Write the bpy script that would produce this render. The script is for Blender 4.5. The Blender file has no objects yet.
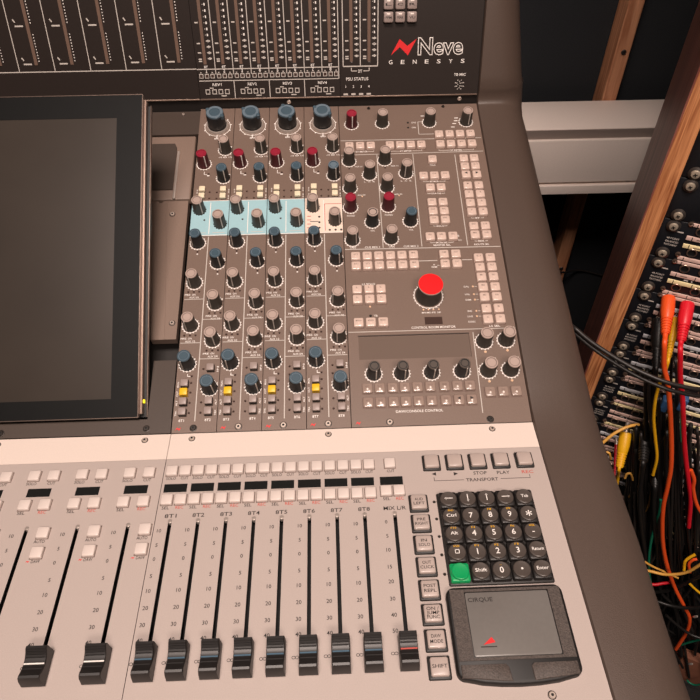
import bpy, math, random
from mathutils import Matrix, Vector
random.seed(7)
D = bpy.data
COL = bpy.context.scene.collection
ZC = 0.80                       # height of the fader surface above the floor
mm = 0.001

# ------------------------------------------------------------------ materials
def lin(c):
    return tuple(((x/255.0)/12.92 if x/255.0 <= 0.04045 else (((x/255.0)+0.055)/1.055)**2.4) for x in c)

def mat(name, rgb, rough=0.5, metal=0.0, noise=0.0, nscale=400, bump=0.0, bscale=900, coat=0.0, emit=None, spec=0.5, stretch=None, trans=0.0):
    m = D.materials.new(name); m.use_nodes = True
    nt = m.node_tree; b = nt.nodes['Principled BSDF']
    c = lin(rgb)
    b.inputs['Base Color'].default_value = (*c, 1)
    b.inputs['Roughness'].default_value = rough
    b.inputs['Metallic'].default_value = metal
    b.inputs['Specular IOR Level'].default_value = spec
    b.inputs['Coat Weight'].default_value = coat
    b.inputs['Coat Roughness'].default_value = 0.05
    b.inputs['Transmission Weight'].default_value = trans
    if emit:
        b.inputs['Emission Color'].default_value = (*lin(emit[0]), 1); b.inputs['Emission Strength'].default_value = emit[1]
    if noise or bump:
        tc = nt.nodes.new('ShaderNodeTexCoord'); mp = nt.nodes.new('ShaderNodeMapping')
        nt.links.new(tc.outputs['Object'], mp.inputs[0])
        if stretch: mp.inputs['Scale'].default_value = stretch
    if noise:
        n = nt.nodes.new('ShaderNodeTexNoise'); n.inputs['Scale'].default_value = nscale; n.inputs['Detail'].default_value = 3
        nt.links.new(mp.outputs[0], n.inputs['Vector'])
        r = nt.nodes.new('ShaderNodeValToRGB')
        r.color_ramp.elements[0].position = 0.3; r.color_ramp.elements[1].position = 0.7
        r.color_ramp.elements[0].color = (*[x*(1-noise) for x in c], 1)
        r.color_ramp.elements[1].color = (*[min(1, x*(1+noise)) for x in c], 1)
        nt.links.new(n.outputs['Fac'], r.inputs[0]); nt.links.new(r.outputs[0], b.inputs['Base Color'])
    if bump:
        n2 = nt.nodes.new('ShaderNodeTexNoise'); n2.inputs['Scale'].default_value = bscale
        nt.links.new(mp.outputs[0], n2.inputs['Vector'])
        bp = nt.nodes.new('ShaderNodeBump'); bp.inputs['Strength'].default_value = bump; bp.inputs['Distance'].default_value = 0.0005
        nt.links.new(n2.outputs['Fac'], bp.inputs['Height']); nt.links.new(bp.outputs[0], b.inputs['Normal'])
    return m

def wood(name, c1, c2, scale=(60, 60, 3), rough=0.5, knots=True):
    m = D.materials.new(name); m.use_nodes = True
    nt = m.node_tree; b = nt.nodes['Principled BSDF']; b.inputs['Roughness'].default_value = rough
    tc = nt.nodes.new('ShaderNodeTexCoord'); mp = nt.nodes.new('ShaderNodeMapping'); mp.inputs['Scale'].default_value = scale
    n = nt.nodes.new('ShaderNodeTexNoise'); n.inputs['Scale'].default_value = 1.6; n.inputs['Detail'].default_value = 6; n.inputs['Distortion'].default_value = 1.2
    r = nt.nodes.new('ShaderNodeValToRGB')
    r.color_ramp.elements[0].position = 0.32; r.color_ramp.elements[0].color = (*lin(c1), 1)
    r.color_ramp.elements[1].position = 0.68; r.color_ramp.elements[1].color = (*lin(c2), 1)
    nt.links.new(tc.outputs['Object'], mp.inputs[0]); nt.links.new(mp.outputs[0], n.inputs['Vector'])
    nt.links.new(n.outputs['Fac'], r.inputs[0]); nt.links.new(r.outputs[0], b.inputs['Base Color'])
    bp = nt.nodes.new('ShaderNodeBump'); bp.inputs['Strength'].default_value = 0.3; bp.inputs['Distance'].default_value = 0.001
    nt.links.new(n.outputs['Fac'], bp.inputs['Height']); nt.links.new(bp.outputs[0], b.inputs['Normal'])
    return m

M = dict(
    panel=mat('module_paint', (122, 103, 92), 0.42, noise=0.07, nscale=900, bump=0.25, bscale=1800),
    arm=mat('arm_paint', (84, 70, 62), 0.45, noise=0.05, nscale=700, bump=0.3, bscale=1500),
    bridge=mat('bridge_panel', (46, 39, 36), 0.35, noise=0.05),
    strip=mat('riser_black', (34, 30, 28), 0.5),
    edge=mat('edge_metal', (150, 128, 115), 0.35, metal=0.6),
    cream=mat('cream_strip', (232, 216, 205), 0.5, noise=0.02, nscale=900),
    fader=mat('fader_panel', (186, 172, 165), 0.5, noise=0.045, nscale=1400, bump=0.15, bscale=2500),
    black=mat('black_plastic', (25, 23, 22), 0.5),
    slot=mat('slot_black', (14, 13, 13), 0.6),
    bodygrey=mat('knob_grey_body', (62, 58, 52), 0.5),
    bodyblk=mat('knob_black_body', (30, 32, 34), 0.45),
    bodyred=mat('knob_red_body', (78, 22, 30), 0.45),
    capgrey=mat('cap_grey', (180, 160, 150), 0.4),
    caprim=mat('cap_rim', (150, 132, 124), 0.35),
    capblue=mat('cap_slate_blue', (70, 90, 102), 0.32),
    capbluel=mat('cap_slate_light', (105, 122, 134), 0.3),
    capblack=mat('cap_dark', (84, 76, 70), 0.35),
    capred=mat('cap_red', (152, 38, 58), 0.35),
    white=mat('white_print', (246, 240, 234), 0.5),
    pale=mat('pale_print', (206, 198, 190), 0.5),
    redp=mat('red_print', (230, 40, 44), 0.5),
    ink=mat('dark_ink', (40, 34, 32), 0.6),
    inkred=mat('red_ink', (196, 84, 74), 0.6),
    cyan=mat('cyan_field', (164, 204, 212), 0.45, noise=0.02),
    creamf=mat('cream_field', (240, 220, 204), 0.45),
    ivory=mat('ivory_button', (240, 226, 196), 0.4),
    btngrey=mat('button_grey', (160, 144, 138), 0.4),
    btnblk=mat('button_black', (36, 33, 31), 0.5),
    yellow=mat('button_yellow', (240, 192, 34), 0.4),
    lit=mat('translucent_button', (218, 194, 181), 0.22, coat=0.5),
    litd=mat('translucent_button_mark', (120, 98, 88), 0.5),
    litw=mat('translucent_button_brown', (156, 136, 125), 0.22, coat=0.5),
    lithd=mat('translucent_button_spot', (226, 202, 188), 0.25),
    lith=mat('translucent_button_lens', (250, 236, 226), 0.2),
    bigred=mat('monitor_knob_red', (240, 20, 26), 0.4),
    silver=mat('silver_metal', (214, 200, 190), 0.32, metal=0.6),
    screw=mat('screw_metal', (212, 196, 184), 0.3, metal=0.35),
    screwd=mat('dark_screw', (60, 54, 50), 0.4, metal=0.5),
    lcd=mat('dark_lcd', (30, 31, 30), 0.25),
    lcdw=mat('brown_window', (116, 101, 92), 0.2, coat=0.3),
    barw=mat('meter_window', (116, 94, 82), 0.3),
    fbtn=mat('fader_button', (222, 208, 200), 0.4),
    fbtnr=mat('fader_button_well', (120, 104, 96), 0.6),
    tbtn=mat('transport_button', (186, 170, 162), 0.35, coat=0.2),
    key=mat('key_black', (80, 72, 67), 0.35),
    keyg=mat('key_green', (16, 160, 92), 0.35),
    padb=mat('touchpad_bezel', (80, 71, 66), 0.55, noise=0.35, nscale=900, bump=0.8, bscale=1300),
    pads=mat('touchpad_surface', (120, 116, 112), 0.3, noise=0.03),
    cap=mat('fader_cap', (34, 31, 30), 0.4),
    blue=mat('blue_line', (70, 100, 120), 0.4),
    bez=mat('monitor_bezel', (7, 8, 8), 0.5, spec=0.2, noise=0.15, nscale=60),
    screen=mat('screen_glass', (54, 47, 41), 0.3, noise=0.10, nscale=14, bump=0.05, bscale=40),
    rim=mat('monitor_rim', (122, 106, 97), 0.35, metal=0.7),
    plate=mat('bay_plate', (134, 114, 102), 0.5, noise=0.07, nscale=1200),
    plated=mat('bay_plate_dark', (72, 61, 54), 0.5, noise=0.06, nscale=900),
    ledy=mat('led_yellow', (250, 220, 30), 0.4, emit=((250, 220, 30), 1.5)),
    leda=mat('led_amber', (244, 206, 170), 0.4),
    ledd=mat('led_dark', (70, 52, 46), 0.3),
    wallp=mat('wall_paint', (96, 86, 80), 0.9, noise=0.03, nscale=20),
    ceilp=mat('ceiling_paint', (112, 102, 95), 0.9, noise=0.02, nscale=20),
    fabric=mat('black_fabric', (30, 33, 37), 0.95, noise=0.25, nscale=500),
    floor=mat('dark_carpet', (30, 29, 29), 0.95, noise=0.3, nscale=300, bump=0.5, bscale=400),
    trunk=mat('trunking_paint', (246, 232, 222), 0.45, noise=0.02),
    trunkd=mat('trunking_groove', (150, 136, 128), 0.5),
    rackblk=mat('rack_black', (20, 22, 27), 0.4, noise=0.1),
    wash=mat('washer_black', (66, 60, 56), 0.35, metal=0.3),
    pscrew=mat('rack_screw', (206, 192, 172), 0.35, metal=0.55),
    lpink=mat('label_pink', (214, 182, 170), 0.5, noise=0.06, nscale=500),
    lgrey=mat('label_grey', (200, 200, 204), 0.5, noise=0.08, nscale=500),
    lcream=mat('label_cream', (240, 222, 172), 0.5, noise=0.06, nscale=500),
    brass=mat('jack_metal', (150, 126, 112), 0.3, metal=0.8),
    card=mat('brown_board', (120, 74, 54), 0.8, noise=0.1, nscale=60),
    wood=wood('stud_pine', (166, 108, 76), (214, 156, 118), (60, 60, 4)),
    ply=wood('plywood_edge', (150, 84, 46), (228, 158, 106), (170, 7, 170)),
    veneer=wood('dark_veneer', (104, 52, 44), (164, 104, 90), (60, 2.5, 60), 0.45),
)
def cmat(n, rgb): M[n] = mat(n, rgb, 0.42)
cmat('orange', (240, 88, 34)); cmat('cred', (220, 26, 44)); cmat('cyel', (236, 176, 24)); cmat('cpale', (236, 176, 84))
cmat('cgreen', (12, 112, 84)); cmat('cblack', (26, 24, 23)); cmat('cblack2', (38, 34, 32)); cmat('cblue', (50, 88, 130)); cmat('cbrown', (120, 86, 40))

# ------------------------------------------------------------------ mesh builder
TEXTS = {}
def text_geo(s):
    if s not in TEXTS:
        cu = D.curves.new('t', 'FONT'); cu.body = s; cu.resolution_u = 2; cu.fill_mode = 'FRONT'; cu.offset = 0.009
        o = D.objects.new('t', cu); me = D.meshes.new_from_object(o)
        vs = [tuple(v.co) for v in me.vertices]; fs = [tuple(p.vertices) for p in me.polygons]
        D.objects.remove(o); D.curves.remove(cu); D.meshes.remove(me)
        xs = [v[0] for v in vs] or [0]
        TEXTS[s] = (vs, fs, min(xs), max(xs))
    return TEXTS[s]

class MB:
    def __init__(s): s.v = []; s.f = []; s.m = []; s.mats = []
    def mi(s, k):
        if k not in s.mats: s.mats.append(k)
        return s.mats.index(k)
    def add(s, vs, fs, k, X=None):
        n = len(s.v); i = s.mi(k)
        s.v += [tuple(X @ Vector(p)) for p in vs] if X else [tuple(p) for p in vs]
        s.f += [tuple(a+n for a in f) for f in fs]; s.m += [i]*len(fs)
        return s
    def box(s, x0, x1, y0, y1, z0, z1, k, b=0.0, X=None, bt=None):
        """box with a chamfer b round its top edge and corners"""
        if not b:
            vs = [(x0,y0,z0),(x1,y0,z0),(x1,y1,z0),(x0,y1,z0),(x0,y0,z1),(x1,y0,z1),(x1,y1,z1),(x0,y1,z1)]
            fs = [(3,2,1,0),(4,5,6,7),(0,1,5,4),(1,2,6,5),(2,3,7,6),(3,0,4,7)]
            return s.add(vs, fs, k, X)
        def ring(i, z):
            c = b*1.0
            a0, a1, b0, b1 = x0+i, x1-i, y0+i, y1-i
            return [(a0+c,b0,z),(a1-c,b0,z),(a1,b0+c,z),(a1,b1-c,z),(a1-c,b1,z),(a0+c,b1,z),(a0,b1-c,z),(a0,b0+c,z)]
        vs = ring(0, z0)+ring(0, z1-b)+ring(b*0.35, z1-b*0.35)+ring(b, z1)
        fs = [tuple(range(7,-1,-1)), tuple(range(24,32))]
        for r in range(3):
            for j in range(8): fs.append((r*8+j, r*8+(j+1)%8, r*8+8+(j+1)%8, r*8+8+j))
        return s.add(vs, fs, k, X)
    def lathe(s, prof, k, seg=24, c=(0,0,0), flute=0.0, nf=0, X=None, ks=None):
        vs = []; 
        for (r, z) in prof:
            for j in range(seg):
                a = 2*math.pi*j/seg
                rr = r - (flute if (nf and j % 2 and r > 0.003) else 0)
                vs.append((c[0]+rr*math.cos(a), c[1]+rr*math.sin(a), c[2]+z))
        for i in range(len(prof)-1):
            fs = [(i*seg+j, i*seg+(j+1)%seg, (i+1)*seg+(j+1)%seg, (i+1)*seg+j) for j in range(seg)]
            s.add([], [], k)
            kk = ks[i] if ks else k
            s.f += [tuple(a+len(s.v) for a in f) for f in fs]; s.m += [s.mi(kk)]*len(fs)
        n = len(s.v)
        s.f.append(tuple(n+(len(prof)-1)*seg+j for j in range(seg))); s.m.append(s.mi(ks[-1] if ks else k))
        s.f.append(tuple(n+j for j in range(seg-1, -1, -1))); s.m.append(s.mi(ks[0] if ks else k))
        s.v += [tuple(X @ Vector(p)) for p in vs] if X else vs
        return s
    def prism(s, pts, z0, z1, k, X=None):
        n = len(pts)
        vs = [(x,y,z0) for x,y in pts]+[(x,y,z1) for x,y in pts]
        fs = [tuple(range(n-1,-1,-1)), tuple(range(n,2*n))]+[(j,(j+1)%n,n+(j+1)%n,n+j) for j in range(n)]
        return s.add(vs, fs, k, X)
    def tube(s, pts, r, k, seg=10, caps=True, radii=None):
        pts = [Vector(p) for p in pts]; vs = []; fs = []
        up = Vector((0,0,1)); t0 = (pts[1]-pts[0]).normalized()
        nrm = t0.cross(up); nrm = nrm.normalized() if nrm.length > 1e-3 else Vector((1,0,0))
        for i, p in enumerate(pts):
            t = (pts[min(i+1,len(pts)-1)]-pts[max(i-1,0)])
            t = t.normalized() if t.length > 1e-9 else t0
            nrm = (nrm - t*nrm.dot(t)).normalized(); bn = t.cross(nrm)
            rr = radii[i] if radii else r
            for j in range(seg):
                a = 2*math.pi*j/seg; vs.append(tuple(p+nrm*(rr*math.cos(a))+bn*(rr*math.sin(a))))
        for i in range(len(pts)-1):
            for j in range(seg): fs.append((i*seg+j, i*seg+(j+1)%seg, (i+1)*seg+(j+1)%seg, (i+1)*seg+j))
        if caps:
            fs.append(tuple(range(seg-1,-1,-1))); fs.append(tuple((len(pts)-1)*seg+j for j in range(seg)))
        return s.add(vs, fs, k)
    # printing, laid h above the surface
    def quad(s, x0, x1, y0, y1, k, z=0.00012): return s.add([(x0,y0,z),(x1,y0,z),(x1,y1,z),(x0,y1,z)], [(0,1,2,3)], k)
    def line(s, x0, y0, x1, y1, w, k, z=0.00012):
        dx, dy = x1-x0, y1-y0; l = math.hypot(dx, dy); nx, ny = -dy/l*w/2, dx/l*w/2
        return s.add([(x0-nx,y0-ny,z),(x1-nx,y1-ny,z),(x1+nx,y1+ny,z),(x0+nx,y0+ny,z)], [(0,1,2,3)], k)
    def poly(s, pts, k, z=0.00012): return s.add([(x,y,z) for x,y in pts], [tuple(range(len(pts)))], k)
    def text(s, t, x, y, h, k, z=0.00012, align='C', w=None, X=None):
        vs, fs, x0, x1 = text_geo(t)
        if h < .0021 and k in ('white','pale','ink','inkred'): h *= 1.22; w = w*1.1 if w else None
        sc = h/0.69; sx = sc
        if w and (x1-x0) > 0: sx = w/(x1-x0)
        off = {'C': -(x0+x1)/2*sx, 'L': -x0*sx, 'R': -x1*sx}[align]
        return s.add([(x+off+v[0]*sx, y-h/2+v[1]*sc, z) for v in vs], fs, k, X)
    def ticks(s, x, y, r, k, n=18, w=0.0010, l=0.0013, a0=-240, a1=60, arc=True, xl=None):
        for i in range(n+1):
            a = math.radians(a0+(a1-a0)*i/max(1,n))
            xe = x+(r+l)*math.cos(a)
            if xl and not (xl[0] < xe < xl[1]): continue
            s.line(x+r*math.cos(a), y+r*math.sin(a), x+(r+l)*math.cos(a), y+(r+l)*math.sin(a), w, k)
        if arc:
            N = 28
            for i in range(N):
                p = [math.radians(a0+(a1-a0)*(i+q)/N) for q in (0,1)]
                r2 = r+0.0006
                if xl and not (xl[0] < x+r2*math.cos(p[0]) < xl[1] and xl[0] < x+r2*math.cos(p[1]) < xl[1]): continue
                s.poly([(x+r*math.cos(p[0]), y+r*math.sin(p[0])), (x+r2*math.cos(p[0]), y+r2*math.sin(p[0])),
                        (x+r2*math.cos(p[1]), y+r2*math.sin(p[1])), (x+r*math.cos(p[1]), y+r*math.sin(p[1]))][::1], k, 0.00010)
        return s
    def mesh(s, name):
        me = D.meshes.new(name); me.from_pydata(s.v, [], s.f)
        for k in s.mats: me.materials.append(M[k])
        me.polygons.foreach_set('material_index', s.m)
        me.polygons.foreach_set('use_smooth', [True]*len(s.f))
        me.update(); me.set_sharp_from_angle(angle=math.radians(38))
        return me

def link(name, me, parent=None, loc=(0,0,0), rz=0.0, label=None):
    o = D.objects.new(name, me); COL.objects.link(o)
    if parent: o.parent = parent
    o.location = loc; o.rotation_euler = (0,0,rz)
    if label: o['label'] = label
    return o
def part(name, mb, parent, loc=(0,0,0), rz=0.0, label=None): return link(name, mb.mesh(name), parent, loc, rz, label)
def root(name, label, cat, X, group=None):
    o = D.objects.new(name, None); COL.objects.link(o); o.matrix_world = X; o.empty_display_size = 0.02
    o['label'] = label; o['category'] = cat
    if group: o['group'] = group
    return o
def solo(name, mb, label, cat, group=None, X=None):
    o = link(name, mb.mesh(name)); o['label'] = label; o['category'] = cat
    if X: o.matrix_world = X
    if group: o['group'] = group
    return o
def struct(name, mb):
    o = link(name, mb.mesh(name)); o['kind'] = 'structure'; return o

# ------------------------------------------------------------------ frames of the desk
A1 = math.radians(16.73); A2 = math.radians(74.49)
BY, BZ = 0.35386, 0.11635
T = Matrix.Translation
F0 = T((0,0,ZC)); F1 = F0 @ Matrix.Rotation(A1, 4, 'X'); F2 = F0 @ T((0,BY,BZ)) @ Matrix.Rotation(A2, 4, 'X')

# ------------------------------------------------------------------ camera
cam = D.cameras.new('camera'); co = D.objects.new('camera', cam); COL.objects.link(co)
p_, y_, r_ = [math.radians(a) for a in (-45.883, 2.055, 0.2244)]
fw = Vector((math.sin(y_)*math.cos(p_), math.cos(y_)*math.cos(p_), math.sin(p_)))
rt = Vector((math.cos(y_), -math.sin(y_), 0)); up = rt.cross(fw)
R2 = math.cos(r_)*rt - math.sin(r_)*up; U2 = math.sin(r_)*rt + math.cos(r_)*up
CP = Vector((0.1240, -0.33485, 0.43817+ZC)); FPX = 662.73
mx_ = Matrix((( R2.x, U2.x, -fw.x, CP.x), (R2.y, U2.y, -fw.y, CP.y), (R2.z, U2.z, -fw.z, CP.z), (0,0,0,1)))
co.matrix_world = mx_
cam.sensor_width = 36; cam.sensor_fit = 'HORIZONTAL'; cam.lens = 36*FPX/700; cam.clip_start = 0.01; cam.clip_end = 50
bpy.context.scene.camera = co

# ------------------------------------------------------------------ shared small parts
CACHE = {}
def cached(key, fn):
    if key not in CACHE: CACHE[key] = fn()
    return CACHE[key]

def knob_body(k, rb, rtp, h, nf=True):
    def f():
        m = MB(); m.lathe([(rb*1.13,0),(rb*1.11,0.0012),(rb*1.03,0.0022)], k, 28, flute=0.0010, nf=14); m.lathe([(rb*1.0,0.001),(rb*.99,0.0022),(rtp*1.03,h*0.8),(rtp,h-0.0006),(rtp-0.0005,h)], k, 36, flute=0.00022, nf=18)
        return m.mesh('knob')
    return cached(('body',k,rb,rtp,h,nf), f)
def knob_cap(k, kr, r, h):
    def f():
        m = MB(); m.lathe([(r,0),(r,0.0008),(r-0.0003,0.0011),(r-0.0011,0.0011),(r-0.0012,0.0004),(r-0.0016,0.0004),(r-0.0018,0.0008),(0.0003,0.0008)], k, 28, (0,0,h-0.0002), ks=[k,k,k,kr,kr,kr,k])
        return m.mesh('cap')
    return cached(('cap',k,kr,r,h), f)
def knob_pointer(k, rb, rtp, h):
    def f():
        m = MB(); w = 0.00045
        vs = []
        for (r, z) in ((rb-0.0002,0.002),(rtp*1.0,h*0.9),(rtp-0.0001,h+0.0002)):
            vs += [(-w,-r-0.0005,z),(w,-r-0.0005,z),(w,-r+0.001,z),(-w,-r+0.001,z)]
        fs = []
        for i in (0,4):
            for j in range(4): fs.append((i+j, i+(j+1)%4, i+4+(j+1)%4, i+4+j))
        fs += [(3,2,1,0),(8,9,10,11)]
        m.add(vs, fs, k)
        return m.mesh('pointer')
    return cached(('ptr',k,rb,rtp,h), f)
KN = dict(grey=('bodygrey','capgrey','caprim','pale'), blue=('bodyblk','capblue','capbluel','pale'), red=('bodyred','capred','capred','white'),
          black=('bodyblk','capblack','bodyblk','pale'), bluel=('bodyblk','capbluel','capblue','pale'), blackw=('bodyblk','capgrey','bodyblk','pale'),
          redw=('bodyred','capgrey','capred','white'))
KL = dict(grey='grey capped knob', blue='slate blue capped knob', red='red knob', black='black knob with dark cap', bluel='pale blue capped knob', blackw='black knob with pale cap', redw='red knob with pale cap')
def knob(parent, kind, x, y, rz=0.6, rb=0.0060, rtp=0.0054, h=0.0156, ring=None):
    b, c, cr, p = KN[kind]
    o = link('knob', knob_body(b, rb, rtp, h), parent, (x*mm,y*mm,0), rz, KL[kind])
    link('cap', knob_cap(c, cr, rtp-0.0002, h), o)
    link('pointer', knob_pointer(p, rb, rtp, h), o)
    return o

def btn_small(k, kb, w=6.2, h=5.5, cap=1.5):
    def f(): return MB().box(-w/2*mm, w/2*mm, -w/2*mm, w/2*mm, 0, (h-cap)*mm, kb).mesh('push_button')
    def g(): return MB().box(-w/2*mm, w/2*mm, -w/2*mm, w/2*mm, (h-cap)*mm, h*mm, k, 0.0004).mesh('cap')
    return cached(('bs',kb,w,h,cap), f), cached(('bc',k,w,h,cap), g)
def push(parent, x, y, k='btngrey', kb='btnblk', w=6.2, h=5.5, label=None, cap=1.5):
    a, b = btn_small(k, kb, w, h, cap)
    o = link('push_button', a, parent, (x*mm,y*mm,0), 0, label); link('cap', b, o); return o

def lit_mesh(var, h=3.8, daw=False):
    def f():
        m = MB(); m.box(-.0049,.0049,-.0050,.0050,0,.0004,'litd' if daw else 'litd'); m.box(-.0044,.0044,-.0045,.0045,0,h*mm,'litw' if daw else 'lit',0.0008)
        z = h*mm+0.00008
        if var == 'left': m.poly([(-.0016,.0012),(.0013,.0026),(.0013,-.0002)], 'ink', z)
        elif var == 'right': m.poly([(.0016,.0012),(-.0013,-.0002),(-.0013,.0026)], 'ink', z)
        elif var != 'none':
            m.text(var, 0, 0.0014, 0.0014, 'litd', z, w=min(0.0052, 0.0011*len(var)+0.0006))
        m.add([(0,.0002,z),(.0010,-.0010,z),(0,-.0022,z),(-.0010,-.0010,z)], [(3,2,1,0)], 'lith' if daw else 'lithd')
        return m.mesh('illuminated_button')
    return cached(('lit',var,h,daw), f)
def lit(parent, x, y, var='none', daw=False): return link('illuminated_button', lit_mesh(var, 2.6 if daw else 3.8, daw), parent, (x*mm,y*mm,0))

def led(parent, x, y, k='ledd', r=0.8):
    def f(): return MB().lathe([(r*mm*1.25,0),(r*mm*1.25,0.0003),(r*mm,0.0003),(r*mm*.9,r*mm*.6),(r*mm*.4,r*mm)], k, 12).mesh('indicator_light')
    return link('indicator_light', cached(('led',k,r), f), parent, (x*mm,y*mm,0))

def screw_mesh(k, r=2.6):
    def f():
        m = MB(); m.lathe([(r*mm*1.35,0),(r*mm*1.35,0.0003),(r*mm*1.05,0.0004),(r*mm,0.0012),(r*mm*.85,0.0015),(r*mm*.45,0.0015),(r*mm*.43,0.0006)], k, 20, ks=['screwd','screwd',k,k,k,'slot'])
        return m.mesh('screw')
    return cached(('screw',k,r), f)
def screw(parent, x, y, k='screw', r=2.1): return link('screw', screw_mesh(k, r), parent, (x*mm,y*mm,0))

def plate(x0, x1, y0, y1, z0, z1, holes, k, kw=None, X=None):
    """flat plate with rectangular through openings"""
    m = MB(); kw = kw or k
    xs = sorted({x0,x1,*[v for h in holes for v in h[:2]]}); ys = sorted({y0,y1,*[v for h in holes for v in h[2:4]]})
    def solid(i, j):
        if i < 0 or j < 0 or i >= len(xs)-1 or j >= len(ys)-1: return False
        cx, cy = (xs[i]+xs[i+1])/2, (ys[j]+ys[j+1])/2
        return not any(h[0] < cx < h[1] and h[2] < cy < h[3] for h in holes)
    for i in range(len(xs)-1):
        for j in range(len(ys)-1):
            if not solid(i,j): continue
            a,b,c,d = xs[i],xs[i+1],ys[j],ys[j+1]
            m.add([(a,c,z1),(b,c,z1),(b,d,z1),(a,d,z1),(a,c,z0),(b,c,z0),(b,d,z0),(a,d,z0)], [(0,1,2,3),(7,6,5,4)], k)
            n = len(m.v)-8
            for (di,dj,q) in ((0,-1,(0,4,5,1)),(1,0,(1,5,6,2)),(0,1,(2,6,7,3)),(-1,0,(3,7,4,0))):
                if not solid(i+di,j+dj):
                    m.f.append(tuple(n+t for t in q)); m.m.append(m.mi(kw))
    return m

# ------------------------------------------------------------------ room
YW = 0.858
struct('floor', MB().box(-2.2,2.4,-2.2,YW+.1,-0.02,0,'floor'))
struct('wall_back', MB().box(-2.2,2.4,YW+.02,YW+.10,0,2.7,'fabric'))
struct('wall_left', MB().box(-2.3,-2.2,-2.2,YW+.1,0,2.7,'wallp'))
struct('wall_right', MB().box(2.4,2.5,-2.2,YW+.1,0,2.7,'wallp'))
struct('wall_front', MB().box(-2.3,2.5,-2.3,-2.2,0,2.7,'wallp'))
struct('ceiling', MB().box(-2.3,2.5,-2.3,YW+.1,2.7,2.78,'ceilp'))

# fabric panels between the studs, the studs and the trunking along the wall
def fabric_panel(x0, x1, label):
    m = MB(); m.box(x0,x1,YW-.012,YW+.0195,0.0,2.2,'fabric'); solo('acoustic_panel', m, label, 'acoustic panel', 'black fabric panels on the back wall')
ZR = ZC
def stud(x0, x1, label, bolt=True):
    r = root('wood_stud', label, 'wood stud', T((x0, YW-.05, 0)), None)
    m = MB(); m.box(0, x1-x0, 0, .0695, 0, 2.2, 'wood', 0.002); part('timber', m, r)
    for z in (ZR-.025, ZR-.50):
        if bolt:
            b = MB(); b.lathe([(.0045,0),(.0045,.001),(.0035,.0022),(.0015,.0024),(.0014,.0008)], 'screwd', 14, X=T(((x1-x0)*.55, 0, z)) @ Matrix.Rotation(math.pi/2, 4, 'X'))
            part('screw', b, r)
    return r
SX0, SX1 = 0.624, 0.650
stud(SX0, SX1, 'vertical pine stud against black fabric above and below the pale trunking')
fabric_panel(-1.55, SX0-.002, 'black fabric panel left of the pine stud behind the console arm')
fabric_panel(SX1+.002, 1.75, 'black fabric panel right of the pine stud, behind the rack')
tr = root('cable_trunking', 'pale grooved cable trunking running along the wall in front of the stud', 'cable trunking', T((0,0,0)))
zt = ZC-.110
part('trunking_body', MB().box(-1.5,1.7,.705,YW-.0505,zt-.118,zt,'trunk',0.002), tr)
part('trunking_lid', MB().box(-1.5,1.7,.698,.7052,zt-.100,zt-.018,'trunk',0.0015), tr)
part('lower_lip', MB().box(-1.5,1.7,.694,.7052,zt-.122,zt-.105,'trunk',0.0015), tr)
part('groove', MB().box(-1.5,1.7,.7035,.7052,zt-.0185,zt-.002,'trunkd'), tr)

# ------------------------------------------------------------------ console chassis
ch = root('console_chassis', 'dark brown mixing console body with the wide rounded right arm', 'mixing console', F0)
def rot(p, a): return (p[0]*math.cos(a)-p[1]*math.sin(a), p[0]*math.sin(a)+p[1]*math.cos(a))
def f1(y, h): q = rot((y,h), A1); return (q[0], q[1])
def f2(y, h): q = rot((y,h), A2); return (q[0]+BY, q[1]+BZ)
def arm_profile():
    h0 = .0025
    P = [(-.345,-.012),(-.343,-.004),(-.336,.0015),(-.32,h0)]
    P += [(-.2,h0),(-.1,h0),(-.03,h0),(-.012,h0+.0005)]
    P += [f1(y,h0+.0004) for y in (.012,.03,.1,.2,.3,.345,.364)]
    a = f1(.364,h0); c = f1(.3705,h0); b = f2(.007,.004)
    for i in range(1,8):
        t = i/8.; P.append(((1-t)**2*a[0]+2*t*(1-t)*c[0]+t*t*b[0], (1-t)**2*a[1]+2*t*(1-t)*c[1]+t*t*b[1]))
    P += [f2(y,.004) for y in (.007,.020,.09,.15,.178)] + [f2(.186,.0005), f2(.190,-.010), f2(.190,-.09)]
    return P
def side_arm(x0, x1, sgn=1):
    P = arm_profile(); n = len(P)
    N = []
    for i in range(n):
        a = P[max(i-1,0)]; b = P[min(i+1,n-1)]; t = (b[0]-a[0], b[1]-a[1]); l = math.hypot(*t); N.append((-t[1]/l, t[0]/l))
    W = x1-x0
    prof = [(0,.02),(0,.0010),(.0006,.0002),(.0016,0)]
    R = .030
    prof += [(W-R+R*math.sin(a), R-R*math.cos(a)) for a in [math.radians(q) for q in (0,15,30,45,60,75,90)]]
    m = MB(); vs = []
    for i in range(n):
        yy, zz = P[i]
        if yy < 0: xw = .006 - .006*min(1, max(0, -yy-.08)/.14)
        else: xw = .006 - .006*min(1, yy/.34) - .016*min(1, max(0, zz-.105)/.09)
        for (dx, dp) in prof:
            if dx > W*.2: dx += xw
            xx = x0+dx if sgn > 0 else x1-dx
            vs.append((xx, P[i][0]-N[i][0]*dp, P[i][1]-N[i][1]*dp))
        xx = x1 if sgn > 0 else x0
        xx += xw if sgn > 0 else -xw
        yb = min(max(P[i][0], -.33), .40); zb = -.16+max(0,(P[i][0]-.0))*.1
        vs.append((xx, yb, zb)); vs.append((x0+.004 if sgn > 0 else x1-.004, yb, zb))
    k = len(prof)+2; fs = []
    for i in range(n-1):
        for j in range(k):
            f = (i*k+j, i*k+(j+1)%k, (i+1)*k+(j+1)%k, (i+1)*k+j)
            fs.append(f if sgn > 0 else f[::-1])
    fs.append(tuple(range(k-1,-1,-1))); fs.append(tuple((n-1)*k+j for j in range(k)))
    m.add(vs, fs, 'arm'); return m
part('side_arm', side_arm(.2880,.3440), ch)
part('side_arm', side_arm(-.500,-.4537,-1), ch)
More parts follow.
